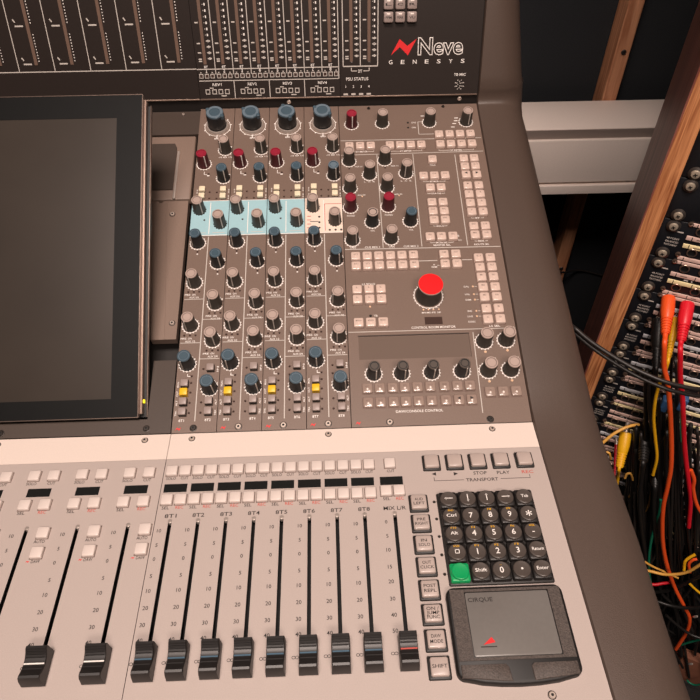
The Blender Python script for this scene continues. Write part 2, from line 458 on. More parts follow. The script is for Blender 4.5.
# bay floor under the modules, the gaps show it
def slab(X, x0,x1,y0,y1,z0,z1,k): return MB().box(x0,x1,y0,y1,z0,z1,k,X=X)
L1 = F0.inverted() @ F1; L2 = F0.inverted() @ F2
part('bay_floor', slab(L1,-.4537,.2880,-.002,.372,-.030,-.022,'strip'), ch)
part('lower_tray', slab(Matrix(),-.4537,.2880,-.335,.004,-.034,-.026,'strip'), ch)
part('front_rest', MB().box(-.4537,.2880,-.343,-.262,-.03,.001,'arm',0.006), ch)
part('front_trim', slab(L1,-.4537,-.0118,.0004,.0132,-.006,.0006,'plated'), ch)
s_ = screw_mesh('screwd',2.2)
for x in (-31.6, -150, -270):
    o = link('screw', s_, ch); o.matrix_local = L1 @ T((x*mm,4.9*mm,.0006))
part('bay_rail', slab(L1,-.4537,-.0118,.3365,.3700,-.022,-.003,'plated'), ch)
o = link('screw', screw_mesh('screw',1.3), ch); o.matrix_local = L1 @ T((-.0300,.3655,-.003))
# recessed plates beside the screen
m = MB(); m.prism([(-.20,.262),(-.0330,.262),(-.0330,.318),(-.0355,.324),(-.20,.324)], -.004, -.0030, 'plated', L1); part('recess_plate', m, ch, label='dark rounded plate behind the screen')
m = MB(); m.box(-.30,-.0148,.2505,.3358,-.012,-.0045,'plate',0.001,X=L1); m.box(-.0322,-.0296,.2505,.3135,-.0046,-.0028,'silver',0.0004,X=L1); part('bay_plate', m, ch)  # silver strip stands in for the bright reflection along the dark plate's edge
m = MB(); m.prism([(-.0375,.0895),(-.0150,.0895),(-.0156,.246),(-.0400,.2462),(-.0415,.2440),(-.0445,.2440),(-.0450,.2462),(-.0530,.2462)], -.010, -.0020, 'plate', L1)
m.prism([(-.0258,.0900),(-.0250,.0900),(-.0365,.2455),(-.0373,.2455)], -.0021, -.0015, 'plate', L1)
bp = part('bay_plate', m, ch)
for (x,y) in ((-30.0,229.4),(-19.8,106.0)):
    o = link('screw', screw_mesh('screw',2.1), bp); o.matrix_local = L1 @ T((x*mm,y*mm,-.0020))
part('bay_plate', slab(L1,-.0325,-.0128,.0140,.0687,-.010,-.0020,'plated'), ch)
# riser and bridge housing
m = MB(); a0 = f1(.3702,-.004); 
m.box(-.4537,.2880,a0[0]+.0005,a0[0]+.012,a0[1]-.03,BZ-.0005,'strip'); rs = part('riser', m, ch)
for x in (84, 268.5, -300):
    b = MB().lathe([(.0022,0),(.0022,.001),(.0014,.0016),(.0012,.0005)], 'screw', 14, X=T((x*mm,a0[0]+.0005,BZ-.0045)) @ Matrix.Rotation(math.pi/2,4,'X')); part('screw', b, rs)
part('bridge_housing', slab(L2,-.4537,.2880,.0,.186,-.075,-.0035,'strip'), ch)
part('bridge_hood', slab(L2,-.4537,.2880,.171,.186,-.010,.052,'strip'), ch)
part('underside', MB().box(-.4537,.2880,-.325,.40,-.165,-.060,'strip'), ch)
for x in (-.44,.20):
    part('leg', MB().box(x,x+.08,-.20,.36,-ZC,-.160,'strip',0.004), ch)

# ------------------------------------------------------------------ channel modules
MX, MP = -11.25, 37.07
def channel_module(k):
    names = ('8T%d' % (2*k+1), '8T%d' % (2*k+2))
    pos = ['leftmost', 'second from the left', 'third from the left', 'rightmost'][k]
    field = 'cream' if k == 3 else 'cyan'
    desc = ['with %s middle band, beside the bay plates' % field, 'with cyan middle band, second from the screen', 'with cyan middle band, beside the cream banded one', 'with the only cream middle band'][k]
    r = root('channel_module', 'brown channel module marked %s and %s %s' % (*names, desc), 'console module', F1 @ T(((MX+MP*k)*mm,0,0)), 'channel strip modules')
    W = MP-.35
    part('panel', MB().box(.2*mm, W*mm, .4*mm, 370*mm, -.018, 0, 'panel'), r)
    fk = 'creamf' if k == 3 else 'cyan'
    fb = MB(); fb.box(.2*mm, W*mm, 200.5*mm, 243.5*mm, 0, .0002, fk)
    lg = MB(); z = .00032
    lg.line(18.6*mm, 203*mm, 18.6*mm, 241*mm, .0007, 'white', z)
    lg.line(1*mm, 243.1*mm, 36*mm, 243.1*mm, .0006, 'white', z); lg.line(1*mm, 201*mm, 36*mm, 201*mm, .0008, 'white', z)
    if k == 3:
        for yy in (221,216.5,211.5,207): lg.line(2.2*mm, yy*mm, 6*mm, yy*mm, .0008, 'inkred', z)
        lg.line(5*mm, 214.5*mm, 13*mm, 214.5*mm, .0008, 'ink', z); lg.line(19.5*mm, 236*mm, 36*mm, 236*mm, .0006, 'inkred', z); lg.line(19.5*mm,203*mm,19.5*mm,236*mm,.0006,'inkred',z)
    else:
        lg.line(4*mm, 204*mm, 16*mm, 204*mm, .0006, 'pale', z); lg.line(22*mm, 204*mm, 34*mm, 204*mm, .0006, 'pale', z)
    fld = part('colour_field', fb, r, label='%s middle band' % field)
    # big switch knob with metal collar
    big = link('gain_knob', cached('bigk', lambda: MB().lathe([(.0092,0),(.0094,.001),(.0094,.0155),(.0090,.0175),(.0084,.018)], 'bodyblk', 32).mesh('gain_knob')), r, (19.7*mm,343.6*mm,.0006), [0.5,0.5,-0.1,0.5][k], 'large slate blue gain knob')
    def bigcap():
        m = MB(); m.lathe([(.0090,0),(.0090,.0012),(.0084,.0018),(.0058,.0018),(.0055,.0014),(.0002,.0014)], 'capblue', 32, (0,0,.0178), ks=['capblue','capblue','capbluel','capblue','capblue'])
        for a in (0.9, 0.9+math.pi):
            m.box(-.0022,.0022,.0068,.0105,-.012 if a < 1 else .014,.0196,'capblue',0.0008,X=Matrix.Rotation(a,4,'Z') @ T((0,0,0)))if False else m.lathe([(.0022,0),(.0022,.004),(.0016,.0046)], 'capblue', 12, (.0088*math.cos(a+1.2),.0088*math.sin(a+1.2),.0152))
        return m.mesh('cap')
    link('cap', cached('bigcap', bigcap), big)
    link('collar', cached('collar', lambda: MB().lathe([(.0124,-.0006),(.0124,.0004),(.0112,.0022),(.0100,.0022),(.0096,.0002)], 'silver', 36).mesh('collar')), big, label='silver collar')
    lg.ticks(19.7*mm, 343.6*mm, .0132, 'white', n=8, w=.0011, l=.0018, a0=-225, a1=45)
    lg.line(19.7*mm, 331*mm, 19.7*mm, 327*mm, .0014, 'white'); lg.text('80', 19.7*mm, 326.4*mm, .0016, 'white', w=.005)
    def K(kind, x, y, rz, **kw):
        knob(r, kind, x, y, rz, **kw)
        if not (200 < y < 244): lg.ticks(x*mm, y*mm, .0068, 'white', n=14, xl=(.0004,.0364))
        else: lg.ticks(x*mm, y*mm, .0074, 'ink', n=10, w=.0005, arc=False)
    rr = random.Random(k)
    K('grey', 29.6, 310, -0.7 if k == 0 else .2); K('red', 8.7, 291.3, .55); K('blue' if k < 3 else 'bluel', 29.6, 272.4, .4)
    for i, t in enumerate(('-10','0','+10')): lg.text(t, (24.5+i*5)*mm, 300.3*mm, .0015, 'white', w=.0034)
    lg.line(9.5*mm,281.5*mm,9.5*mm,277.5*mm,.0006,'white'); lg.line(9.5*mm,277.5*mm,12.5*mm,277.5*mm,.0006,'white'); lg.quad(12.5*mm,15*mm,275.3*mm,276.6*mm,'white')
    led(r, 14, 278.3)
    for (x,y) in ((9.2,257),(9.2,248.6),(30.1,256.4),(30.1,248)):
        push(r, x, y, 'ivory', 'btnblk', 5.8, 3.6, 'ivory push button', 2.4)
    for (x,y) in ((16.5,254.5),(16.5,246.5),(23.7,254),(23.7,246)): led(r, x, y)
    for x in (4, 35.4):
        for y in (258,255,250,247): lg.line(x*mm, y*mm, x*mm, (y-2)*mm, .001, 'pale')
    lg.text('MIC/LINE', 24*mm, 245*mm-.0*mm, .0012, 'white', w=.008) if False else None
    K('grey', 8.2, 231.5, .6); K('grey', 29.2, 214.1, .5 if k < 3 else .8)
    K('blue', 9.0, 192, -.8+.2*k); K('blue', 29.3, 168.8, .5)
    led(r, 13.4, 219.5) if k < 3 else [led(r, 14, y, 'btnblk', .9) for y in (206.8,213.5,220.2)]
    if k == 3:
        for x in (24,29.6,35): led(r, x, 204, 'btnblk', .9)
    for x, y in ((9.2,182),(29.5,158.8)): led(r, x, y); lg.line((x-.6)*mm,(y-2.6)*mm,(x+.8)*mm,(y-2.6)*mm,.0012,'white')
    for i, (x, y, t) in enumerate(((9.0,147,'AUX 5/6'),(29.4,124,'AUX 7/8'),(8.7,101.5,'AUX 1/2'),(29.3,86,'AUX 3/4'))):
        K('grey', x, y, [-.9,-.6,-.3,.4][(i+k) % 4] if i % 2 else -.5+.3*k)
        for dx in (-5,0,5): led(r, x+dx, y-9.8)
        lg.text('PRE', (x-5.4)*mm, (y-12.9)*mm, .0014, 'white', w=.0046); lg.text('ON', (x+.2)*mm, (y-12.9)*mm, .0014, 'white', w=.003)
        lg.text(t, (x+.6)*mm, (y-15.8)*mm, .0015, 'white', w=.0078)
    for (x,y,rz) in ((8.7,63.5,-.5+.2*k),(29.2,40,.7)):
        K('blue', x, y, rz, rb=.0065, rtp=.0058)
    lg.line(9.5*mm,54*mm,9.5*mm,51.6*mm,.0006,'white'); lg.line(9.5*mm,51.6*mm,12*mm,51.6*mm,.0006,'white')
    lg.line(18.6*mm, 10.3*mm, 18.6*mm, 199.5*mm, .0008, 'pale')
    for (a,b,y) in ((1,18,129.3),(1,18,84.2),(19,36,107.8),(19,36,68.1)): lg.line(a*mm, y*mm, b*mm, y*mm, .0006, 'pale')
    push(r, 29.3, 58)
    for y in (43.8,27,17.8): push(r, 8.3, y)
    push(r, 8.2, 35.6, 'yellow', 'yellow', 6.4, 5.5, 'yellow push button')
    for y in (27,17.8): push(r, 29.6, y)
    for y in (51.7,45.3,36.4,27,17.9): led(r, 13.2, y)
    for y in (58.3,50.5,27.1,17.8): led(r, 22.8, y)
    for t, x, y in (('MON',2.2,44),('CUT',2.2,35.6),('ALT',2.2,27),('TRK',2.2,17.8),('IN',35,58),('ALT',35,27),('TRK',35,17.8)):
        lg.text(t, 0, 0, .0012, 'white', w=.0046, X=T((x*mm,y*mm,0)) @ Matrix.Rotation(math.pi/2,4,'Z'))
    lg.text(names[0], 7.4*mm, 11.2*mm, .0018, 'white'); lg.text(names[1], 29.2*mm, 11.2*mm, .0018, 'white')
    logo(lg, 2.8*mm, 2.4*mm, .0030, 'redp')
    part('printed_legend', lg, r)
    screw(r, 17.9, 4.3, 'screwd' if k == 0 else 'screw', 2.3)
    return r
def logo(m, x, y, h, k, z=.00012):
    P = [(0,0),(.55,.98),(1.02,.58),(1.68,.98),(1.16,.0),(.60,.50)]
    m.add([(x+a*h, y+b*h, z) for a,b in P], [(0,5,1),(5,2,1),(5,4,2),(4,3,2)], k)
for k in range(4): channel_module(k)

# ------------------------------------------------------------------ monitor module
mm_ = root('monitor_module', 'brown master and control room monitor module with a big red topped knob', 'console module', F1 @ T((137.1*mm,0,0)))
ox = 137.1
LCD = ((146.3-ox)*mm, (244.8-ox)*mm, 62.6*mm, 85.9*mm)
part('panel', plate(.2*mm, (287.4-ox)*mm, .4*mm, 370*mm, -.018, 0, [LCD], 'panel'), mm_)
part('display_window', MB().box(LCD[0],LCD[1],LCD[2],LCD[3],-.004,-.0012,'lcdw'), mm_)
lg = MB()
def KM(kind, x, y, rz=0.0, **kw):
    knob(mm_, kind, x-ox, y, rz, **kw)
    lg.ticks((x-ox)*mm, y*mm, kw.get('rb',.0060)+.0008, 'white', n=14)
for (kind,x,y,rz) in (('red',150.3,342.5,.1),('grey',183,343,3.0),('grey',233.3,343,2.9),('grey',272.6,343,.3),('grey',145.7,290.8,2.8),('grey',182.4,290.9,2.9),
    ('grey',165.8,272,2.9),('grey',203.1,273,-.3),('grey',145.5,255,2.5),('grey',182.4,255,2.6),('red',145,230.7,2.6),('red',182.2,230.7,2.6),
    ('blackw',165.4,211.8,2.2),('blue',202.7,211.9,2.6),('grey',145.4,190.8,.6),('grey',182.4,191.3,2.6)):
    KM(kind,x,y,rz)
for (kind,x,y,rz) in (('black',158,48.6,.3),('black',182,48.3,.4),('black',207.9,48.3,.2),('black',234.3,48.6,.4)): KM(kind,x,y,rz, rb=.0060, rtp=.0050)
for (x,y) in ((257.2,77),(276.8,77.8),(256.9,48.5),(276.5,48.7)):
    KM('grey',x,y,2.4, rb=.0064, rtp=.0058)
    led(mm_, x-ox, y-10.2, 'leda', .9)
B = []
for x in (146.9,158,169.1,189,199.8,210.8,221.8): B.append((x,310,'MTR'))
for i,x in enumerate((241.7,252.8,263.9,274.9)): B += [(x,323.9,'F%d'%(i+1)),(x,310,'MTR')]
for x in (220.4,231.3,242.2): B += [(x,267.4,'CUE')]
B += [(231.4,289.3,'SOLO'),(225.8,251.8,'AUX'),(236.6,251.8,'GRP')]
for y in (233.1,221.9,211.1): B += [(225.6,y,'CLR'),(236.6,y,'PFL')]
for x in (219.9,230.8,241.9): B.append((x,191.3,'SEL'))
for (y,a,b) in ((289.5,'ST','PAN'),(278.7,'LCR','5.1')): B += [(263.7,y,a),(274.5,y,b)]
B += [(263.6,267.6,'left'),(274.6,267.6,'right')]
for i,y in enumerate((253.3,242.1,231,220)): B += [(263.5,y,str(2*i+1)),(274.7,y,str(2*i+2))]
for y in (202.6,192.1): B += [(263.3,y,'MIX'),(274.6,y,'L/R')]
for y in (170.5,159.6):
    for i,x in enumerate((147.5,158.4,169.3,180.3,191.2,202.1)): B.append((x,y,['2T1','2T2','2T3','EXT','DAW','MIX'][i]))
    B += [(231,y-.2,'DIM'),(242.3,y-.2,'CUT')]
for y in (133.5,122.8):
    for x in (147.3,158.3,169.1): B.append((x,y,'L'))
for x in (147.2,158.1,169.2): B.append((x,98.5,'MONO'))
for i,y in enumerate((165.2,154.5,143.6,132.4,121.7,109.4,98.4)): B += [(263.2,y,['5.1','ST','M1','M2','M3','A','C'][i]),(274.4,y,['EXT','ALT','N1','N2','N3','B','D'][i])]
for y in (34.5,21.5):
    for i,x in enumerate((151.9,162.4,173.3,183.7,194.5,205.5,217.6,228.6,239.4)):
        B.append((x,y,('left' if i == 7 else 'right') if (y < 30 and i > 6) else ['SET','BUS','AUX','EQ','DYN','INS','MEM','NAV','SEL'][i]))
for x in (255.8,267,278.2): B.append((x,28,'ON'))
for (x,y,t) in B: lit(mm_, x-ox, y, t, y < 40)
print('monitor module buttons', len(B))
# big red monitor level knob
bk = part('monitor_level_knob', MB().lathe([(.0118,0),(.0118,.0016),(.0112,.0024),(.0104,.017),(.0106,.0178)], 'bodygrey', 40, flute=.0003, nf=20), mm_, ((212.4-ox)*mm,126*mm,0), label='large control room level knob')
part('cap', MB().lathe([(.0108,0),(.0113,.0008),(.0113,.0020),(.0110,.0024),(.0104,.0024),(.0004,.0025)], 'bigred', 40, (0,0,.0176), ks=['capgrey','capgrey','capgrey','bigred','bigred']), bk, label='bright red round cap')
lg.ticks((212.4-ox)*mm, 126*mm, .0128, 'white', n=22)
# printing
def LN(x0,y0,x1,y1,w=.0007,k='pale'): lg.line((x0-ox)*mm,y0*mm,(x1-ox)*mm,y1*mm,w,k)
def TX(t,x,y,h=.0016,w=None,k='white',al='C'): lg.text(t,(x-ox)*mm,y*mm,h,k,w=(w*mm if w else None),align=al)
LN(138,319.6,286,319.8); LN(138,299.5,286,301); LN(137.9,180.3,286.5,179.3,.0008); LN(137.9,90.2,287,89.9,.0007); LN(248.6,86.8,247.4,9.6)
LN(174.9,299,174.3,181.3); LN(212.2,299,211.4,181.5); LN(255.7,297,255.3,181.5); LN(221.3,344.5,220.9,326.6); LN(220.9,326.6,237,326.6); LN(221.3,344.5,226,344.5)
def bracket(x0,x1,y,t,w):
    LN(x0,y+1.6,x0,y,.0006); LN(x1,y+1.6,x1,y,.0006); c=(x0+x1)/2; LN(x0,y,c-w/2-1,y,.0006); LN(c+w/2+1,y,x1,y,.0006); TX(t,c,y,.0015,w)
bracket(147,172,303.8,'2T METER',11); bracket(189,222,303.4,'8T METER',11); bracket(240,276,303,'2T METER',11)
bracket(220,242,261.6,'8T MTR',8); bracket(223,240,246,'STATUS',9); bracket(225,238,205.4,'SOLO',7); bracket(220,242,185.6,'MON SEL',10); bracket(263,275,214,'8T',4); bracket(263,275,186.2,'MIX',5)
TX('MASTER SEL',231,182.6,.0016,15); TX('ROUTE SEL',269,182.4,.0016,13)
TX('TALK',231.4,283.4,.0013,6)
for x in (145.5,182.4): TX('AUX 1/2',x+10,283.5,.0013,7); TX('AUX 3/4',x+11,246.2,.0013,7); TX('+10',x+14,222,.0001) if False else None
for x in (145.5,182.5): TX('OPEN',x,181.8+.2,.0013,5)
TX('CUE MIX 1',164,182.2,.0016,13); TX('CUE MIX 2',201,182.2,.0016,13)
for x in (145,182.2): TX('PHONES',x,220.4,.0013,7)
for x in (165.4,202.7): TX('VOL',x,201.6,.0013,4); TX('L  C  R',x,263.2,.0013,10)
for (x,y) in ((210.5,343.5),(210.3,336.4)): led(mm_, x-ox, y, 'btnblk', .9); TX('ON',x+6,y,.0016,4)
for i,(x,y) in enumerate(((227,353),(263,349),(262,345),(260,341),(258,336))): LN(x-2,y,x+2,y,.0011,'white')
for x in (145.7,182.4): led(mm_, x-ox, 281.2); 
for x in (157.2,194.1): led(mm_, x-ox, 240.5+4, 'leda', .6)
TX('A',246.8,269,.0016); TX('B',247.8,193,.0016); TX('SOLO',247.6,188,.0013,5)
TX('LS SOLO',158.3,140.5,.0016,11); led(mm_,158.3-ox,138.4,'leda',.6); led(mm_,158.4-ox,116.2,'leda',.7); led(mm_,158.4-ox,106.5,'btnblk',1.0); TX('TB',163,106.5,.0015,3)
LN(205.5,164.9,224.5,164.9,.0008); LN(248,164.9,257.5,164.9,.0008); TX('A',221,160.3,.0015); TX('DIM',221,157.6,.0013,4.5); LN(224,159.4,227,159.4,.0007)
for (x,y,t) in ((254.5,134.8,'CAL'),(254.4,126.4,'VOL'),(254.6,120.5,'DIM'),(254.4,108.6,'X'),(254.3,103,'LOCK')):
    led(mm_, x-ox, y, 'leda', .7); TX(t,x-6,y,.0013,4.5); LN(x+1.5,y,x+4,y,.0005)
TX('CODEC',249,97.5,.0013,6)
for i,x in enumerate((206.6,211.1,215.7,220.6)):
    led(mm_, x-ox, 111.4, 'leda', .6); TX(['MN','MS','FS','SP'][i],x,108.2,.0012,3.2)
LN(206.6,113.4,220.6,113.4,.0005)
part('level_display', MB().box((206.8-ox)*mm,(222.6-ox)*mm,96*mm,103.3*mm,0,.0006,'ledd'), mm_)
TX('CONTROL ROOM MONITOR',214,93,.0019,36); TX('LS SEL',269,92.6,.0016,9)
TX('DAW/CONSOLE CONTROL',194.6,13.2,.0018,36)
logo(lg,(140.5-ox)*mm,2.6*mm,.0028,'redp')
lg.quad(LCD[0]-.0003,LCD[1]+.0003,LCD[3],LCD[3]+.0006,'ink')
part('printed_legend', lg, mm_)
screw(mm_, 169.0-ox, 3.9, 'screw', 2.3); screw(mm_, 252.9-ox, 3.7, 'screwd', 2.3); screw(mm_, 169.8-ox, 365.8, 'screwd', 1.3); screw(mm_, 250.5-ox, 366.3, 'screwd', 1.3)

# ------------------------------------------------------------------ meter bridge panels
def tick_col(lg, x, y0=41, n=20, dot=False):
    for i in range(n):
        y = y0+i*5.55
        lg.quad((x-2.1)*mm,(x-1.4)*mm,(y-.4)*mm,(y+.4)*mm,'pale')
        lg.quad((x-.4)*mm,(x+.9)*mm,(y-1.1)*mm,(y+1.1)*mm,'white' if i not in (0,1,2,4) else 'white')
        if i in (0,1,2,3): lg.line((x-1.5)*mm,y*mm,(x+2.2)*mm,y*mm,.0013,'pale')
X0L = -192.6-36.6*6
lp = root('meter_bridge_panel', 'black upright panel of wide-spaced fader channel meters above the screen', 'meter panel', F2 @ T((-.4537,0,0)))
ol = -453.7
part('panel', MB().box(0,(-10.0-ol)*mm,.0006,.170,-.0034,0,'bridge'), lp)
part('lower_edge', MB().box(0,(-10.0-ol)*mm,.0002,.0016,-.0034,.0006,'edge',0.0002), lp)
lg = MB()
lg.line(.02,31.2*mm,(-10.0-ol)*mm,31.2*mm,.0009,'pale')
for i in range(7):
    xs = -9.3-36.55*i
    if i: lg.line((xs-ol)*mm,31.2*mm,(xs-ol)*mm,.168,.0008,'pale')
    xb = xs-36.55+18.7
    part('meter_window', MB().box((xb-1.5-ol)*mm,(xb+1.7-ol)*mm,.0378,.160,0,.0005,'barw'), lp)
    for j in range(10): lg.quad((xb+3.1-ol)*mm,(xb+4.0-ol)*mm,(41+j*2.75)*mm,(42+j*2.75)*mm,'white')
    for j in range(14): lg.quad((xb+3.1-ol)*mm,(xb+4.0-ol)*mm,(76.5+j*2.75)*mm,(77.5+j*2.75)*mm,'white')
    for (y,t) in ((38.7,'0'),(74.1,'0')):
        lg.line((xb-12.6-ol)*mm,y*mm,(xb-4.4-ol)*mm,y*mm,.0014,'pale'); lg.line((xb-13.4-ol)*mm,(y+6.2)*mm,(xb-11.6-ol)*mm,(y+3.4)*mm,.0012,'pale')
part('printed_legend', lg, lp)

# 8T panel
ep = root('meter_bridge_panel', 'black upright panel of eight close-set channel meters above the strips', 'meter panel', F2 @ T((-9.6*mm,0,0)))
oe = -9.6
part('panel', MB().box(0,(139.4-oe)*mm,.0006,.170,-.0034,0,'bridge'), ep)
part('lower_edge', MB().box(0,(139.4-oe)*mm,.0002,.0016,-.0034,.0006,'edge',0.0002), ep)
lg = MB(); P8 = 18.52
lg.line(0,30.8*mm,(138.4-oe)*mm,30.8*mm,.0009,'pale'); lg.line(.001,19.4*mm,(138.4-oe)*mm,19.4*mm,.0008,'pale'); lg.line((138.3-oe)*mm,19.4*mm,(138.3-oe)*mm,.168,.0008,'pale')
for i in range(8):
    xc = .0+P8*i-oe
    part('meter_window', MB().box((xc-1.9)*mm,(xc+1.2)*mm,.0355,.160,0,.0005,'barw'), ep)
    if i < 7: lg.line((xc+9.6)*mm,25.5*mm,(xc+9.6)*mm,.168,.0008,'pale')
    tick_col(lg, xc+5.0)
    for y in (38.5,40.5,46.6,55.4,74.7,101.5,125): lg.line((xc-6.6)*mm,y*mm,(xc-3.2)*mm,y*mm,.0012,'pale')
    lg.text('8T', xc*mm, 32.9*mm, .0026, 'white', .00014); lg.text(str(i+1), xc*mm, 29.2*mm, .0030, 'white', .00014)
    for j,dx in enumerate((-5.8,.1,5.9)):
        x = xc+dx
        lg.quad((x-2.1)*mm,(x+2.1)*mm,21.9*mm,26.3*mm,'pale'); lg.quad((x-1.5)*mm,(x+1.5)*mm,22.5*mm,25.5*mm,'ledd',.0002); lg.quad((x-.7)*mm,(x+.7)*mm,27*mm,28*mm,'pale')
for i in range(4):
    xc = 9.6+37.05*i-oe
    if i: lg.line((xc-19)*mm,2*mm,(xc-19)*mm,19.4*mm,.0008,'pale')
    lg.text('REV%d'%(i+1), xc*mm, 15.6*mm, .0026, 'white', w=.0095)
    for dx in (-10.4,-3.4,3.2,10.0):
        x = xc+dx
        lg.quad((x-2.3)*mm,(x+2.3)*mm,6*mm,11*mm,'pale'); lg.quad((x-1.6)*mm,(x+1.6)*mm,6.8*mm,10.2*mm,'bridge',.0002)
    lg.line((xc-8)*mm,12.2*mm,(xc-4)*mm,12.2*mm,.0009,'pale'); lg.line((xc+3.5)*mm,4.3*mm,(xc+9)*mm,4.3*mm,.0010,'pale')
part('printed_legend', lg, ep)

# main panel: two track meters, buttons, badge, talkback microphone
rp = root('meter_bridge_panel', 'black upright panel with stereo meters, six square buttons and red zigzag badge', 'meter panel', F2 @ T((139.8*mm,0,0)))
orr = 139.8
part('panel', MB().box(0,(286.6-orr)*mm,.0006,.170,-.0034,0,'bridge'), rp)
part('lower_edge', MB().box(0,(286.6-orr)*mm,.0002,.0016,-.0034,.0006,'edge',0.0002), rp)
lg = MB()
def L2n(x0,y0,x1,y1,w=.0009,k='pale'): lg.line((x0-orr)*mm,y0*mm,(x1-orr)*mm,y1*mm,w,k)
L2n(143,31,143,168); L2n(179.2,31,179.2,168); L2n(161,31.3,161,168); L2n(143,31,179.2,31,.0011)
for xb in (152.0,170.4):
    part('meter_window', MB().box((xb-1.9-orr)*mm,(xb+1.2-orr)*mm,.0355,.160,0,.0005,'barw'), rp)
    tick_col(lg, xb+5.0-orr)
    for y in (38.5,40.5,46.6,55.4,74.7,101.5,125): L2n(xb-6.6,y,xb-3.2,y,.0012)
    lg.text('L' if xb < 160 else 'R', (xb-orr)*mm, 36*mm, .0022, 'white')
L2n(151.6,29.6,151.6,26.4,.0008); L2n(170.3,29.6,170.3,26.4,.0008); L2n(151.6,26.4,157.4,26.4,.0008); L2n(164.2,26.4,170.3,26.4,.0008)
lg.text('2T',(160.8-orr)*mm,26.2*mm,.0028,'white'); lg.text('PSU STATUS',(157.6-orr)*mm,18.6*mm,.0030,'white',w=.0235)
for i in range(4):
    lg.text(str(i+1),(145.4+8.2*i-orr)*mm,11*mm,.0020,'white'); lg.line((143+8.2*i-orr)*mm,3.4*mm,(147.6+8.2*i-orr)*mm,3.4*mm,.0018,'pale')
# badge
Pn = [(193.0,41.0),(201.8,56.2),(209.9,49.6),(219.3,56.2),(210.7,40.6),(202.2,48.6)]
lg.add([((a-orr)*mm,b*mm,.00015) for a,b in Pn], [(0,5,1),(5,2,1),(5,4,2),(4,3,2)], 'redp')
for i, t in enumerate('GENESYS'): lg.text(t,(192.8+12.65*i-orr)*mm,34.3*mm,.0038,'white',w=.0040)
lg.text('TB MIC',(266.6-orr)*mm,21*mm,.0026,'white',w=.0125)
part('printed_legend', lg, rp)
def outline_text(s, x, y, h, w, r):
    """lettering drawn as a white outline"""
    cu = D.curves.new('t','FONT'); cu.body = s; cu.fill_mode = 'NONE'; cu.resolution_u = 3; cu.bevel_depth = r/(h/.69); cu.bevel_resolution = 1; cu.offset = .02
    o = D.objects.new('t', cu); me = D.meshes.new_from_object(o); vs = [tuple(v.co) for v in me.vertices]; fs = [tuple(p.vertices) for p in me.polygons]
    D.objects.remove(o); D.curves.remove(cu); D.meshes.remove(me)
    x0 = min(v[0] for v in vs); x1 = max(v[0] for v in vs); sc = h/.69; sx = w/(x1-x0)
    return MB().add([((x+(v[0]-x0)*sx), y+v[1]*sc, v[2]*sc*.4+.0001) for v in vs], fs, 'white')
part('outlined_lettering', outline_text('Neve',(220.9-orr)*mm,41.2*mm,.0155,.0475,.00042), rp, label='white outlined word on the badge')
g = MB(); g.lathe([(.0056,-.0005),(.0056,.0001),(.0001,.0001)],'bridge',24)
for (rr_,n) in ((0,1),(.0016,6),(.0032,12),(.0047,16)):
    for i in range(n):
        a = 2*math.pi*i/n; cx, cy = rr_*math.cos(a), rr_*math.sin(a)
        g.poly([(cx+.0006*math.cos(q*math.pi/3), cy+.0006*math.sin(q*math.pi/3)) for q in range(6)], 'pale' if (i % 2) else 'slot', .0002)
part('microphone_grille', g, rp, ((266.8-orr)*mm,11*mm,0))
def sqb(x,y,t):
    m = MB(); m.box(-.0048,.0048,-.0049,.0049,0,.0050,'btngrey',0.0009); m.text(t,0,-.0002,.0018,'ink',.0052,w=.0055)
    m.box(-.0018,.0018,.0020,.0036,.0049,.0053,'lith',0.0003)
    part('push_button', m, rp, ((x-orr)*mm,y*mm,0))
for (x,y,t) in ((189.5,88.6,'L'),(201.3,88.6,'C'),(213.3,88.6,'R'),(189.6,76.8,'PPM'),(201.4,76.8,'PEAK'),(213.4,76.8,'VU')): sqb(x,y,t)

# ------------------------------------------------------------------ fader panels
def cap_mesh(w, L=.0204, lk='white'):
    def f():
        P = [(.5,0),(.5,.0098),(.47,.0112),(.40,.0112),(.30,.0092),(.20,.0079),(.08,.0073),(.02,.0072),(-.02,.0072),(-.08,.0075),(-.20,.0083),(-.30,.0094),(-.38,.0104),(-.45,.0100),(-.5,.0078),(-.54,0)]
        m = MB(); n = len(P); vs = []
        for sx in (-1,-.93,.93,1):
            for (y,z) in P:
                wf = 1+.10*(0.011-z)/.011
                e = .0005 if abs(sx) == 1 else 0
                vs.append((sx*w/2*wf, y*L, max(0,z-e)))
        fs = []
        for a in range(3):
            for j in range(n-1): fs.append((a*n+j, a*n+j+1, (a+1)*n+j+1, (a+1)*n+j)[::-1])
            fs.append((a*n+n-1, a*n, (a+1)*n, (a+1)*n+n-1)[::-1])
        fs.append(tuple(range(n-1,-1,-1))[::-1]); fs.append(tuple(3*n+j for j in range(n))[::-1])
        m.add(vs, fs, 'cap', T((0,0,.0014)))
        # grip ridges across the scoop
        for y in (.34,.26,.18,-.16):
            z = .0073+.0036*(abs(y)/.4)**1.7+.0014
            m.box(-w*.46,w*.46,y*L-.0003,y*L+.0003,z-.0004,z+.00035,'cap')
        m.box(-.0009,.0009,-.003,.003,-.004,.0016,'silver')
        return m.mesh('fader_knob')
    return cached(('cap',w,L), f)
def fader(parent, x, y, w, lk, label):
    o = link('fader_knob', cap_mesh(w), parent, (x,y,0), 0, label)
    def f(): return MB().box(-w*.475,w*.475,-.00035,.00045,.0082,.0091,lk).mesh('centre_line')
    link('centre_line', cached(('cl',w,lk), f), o)
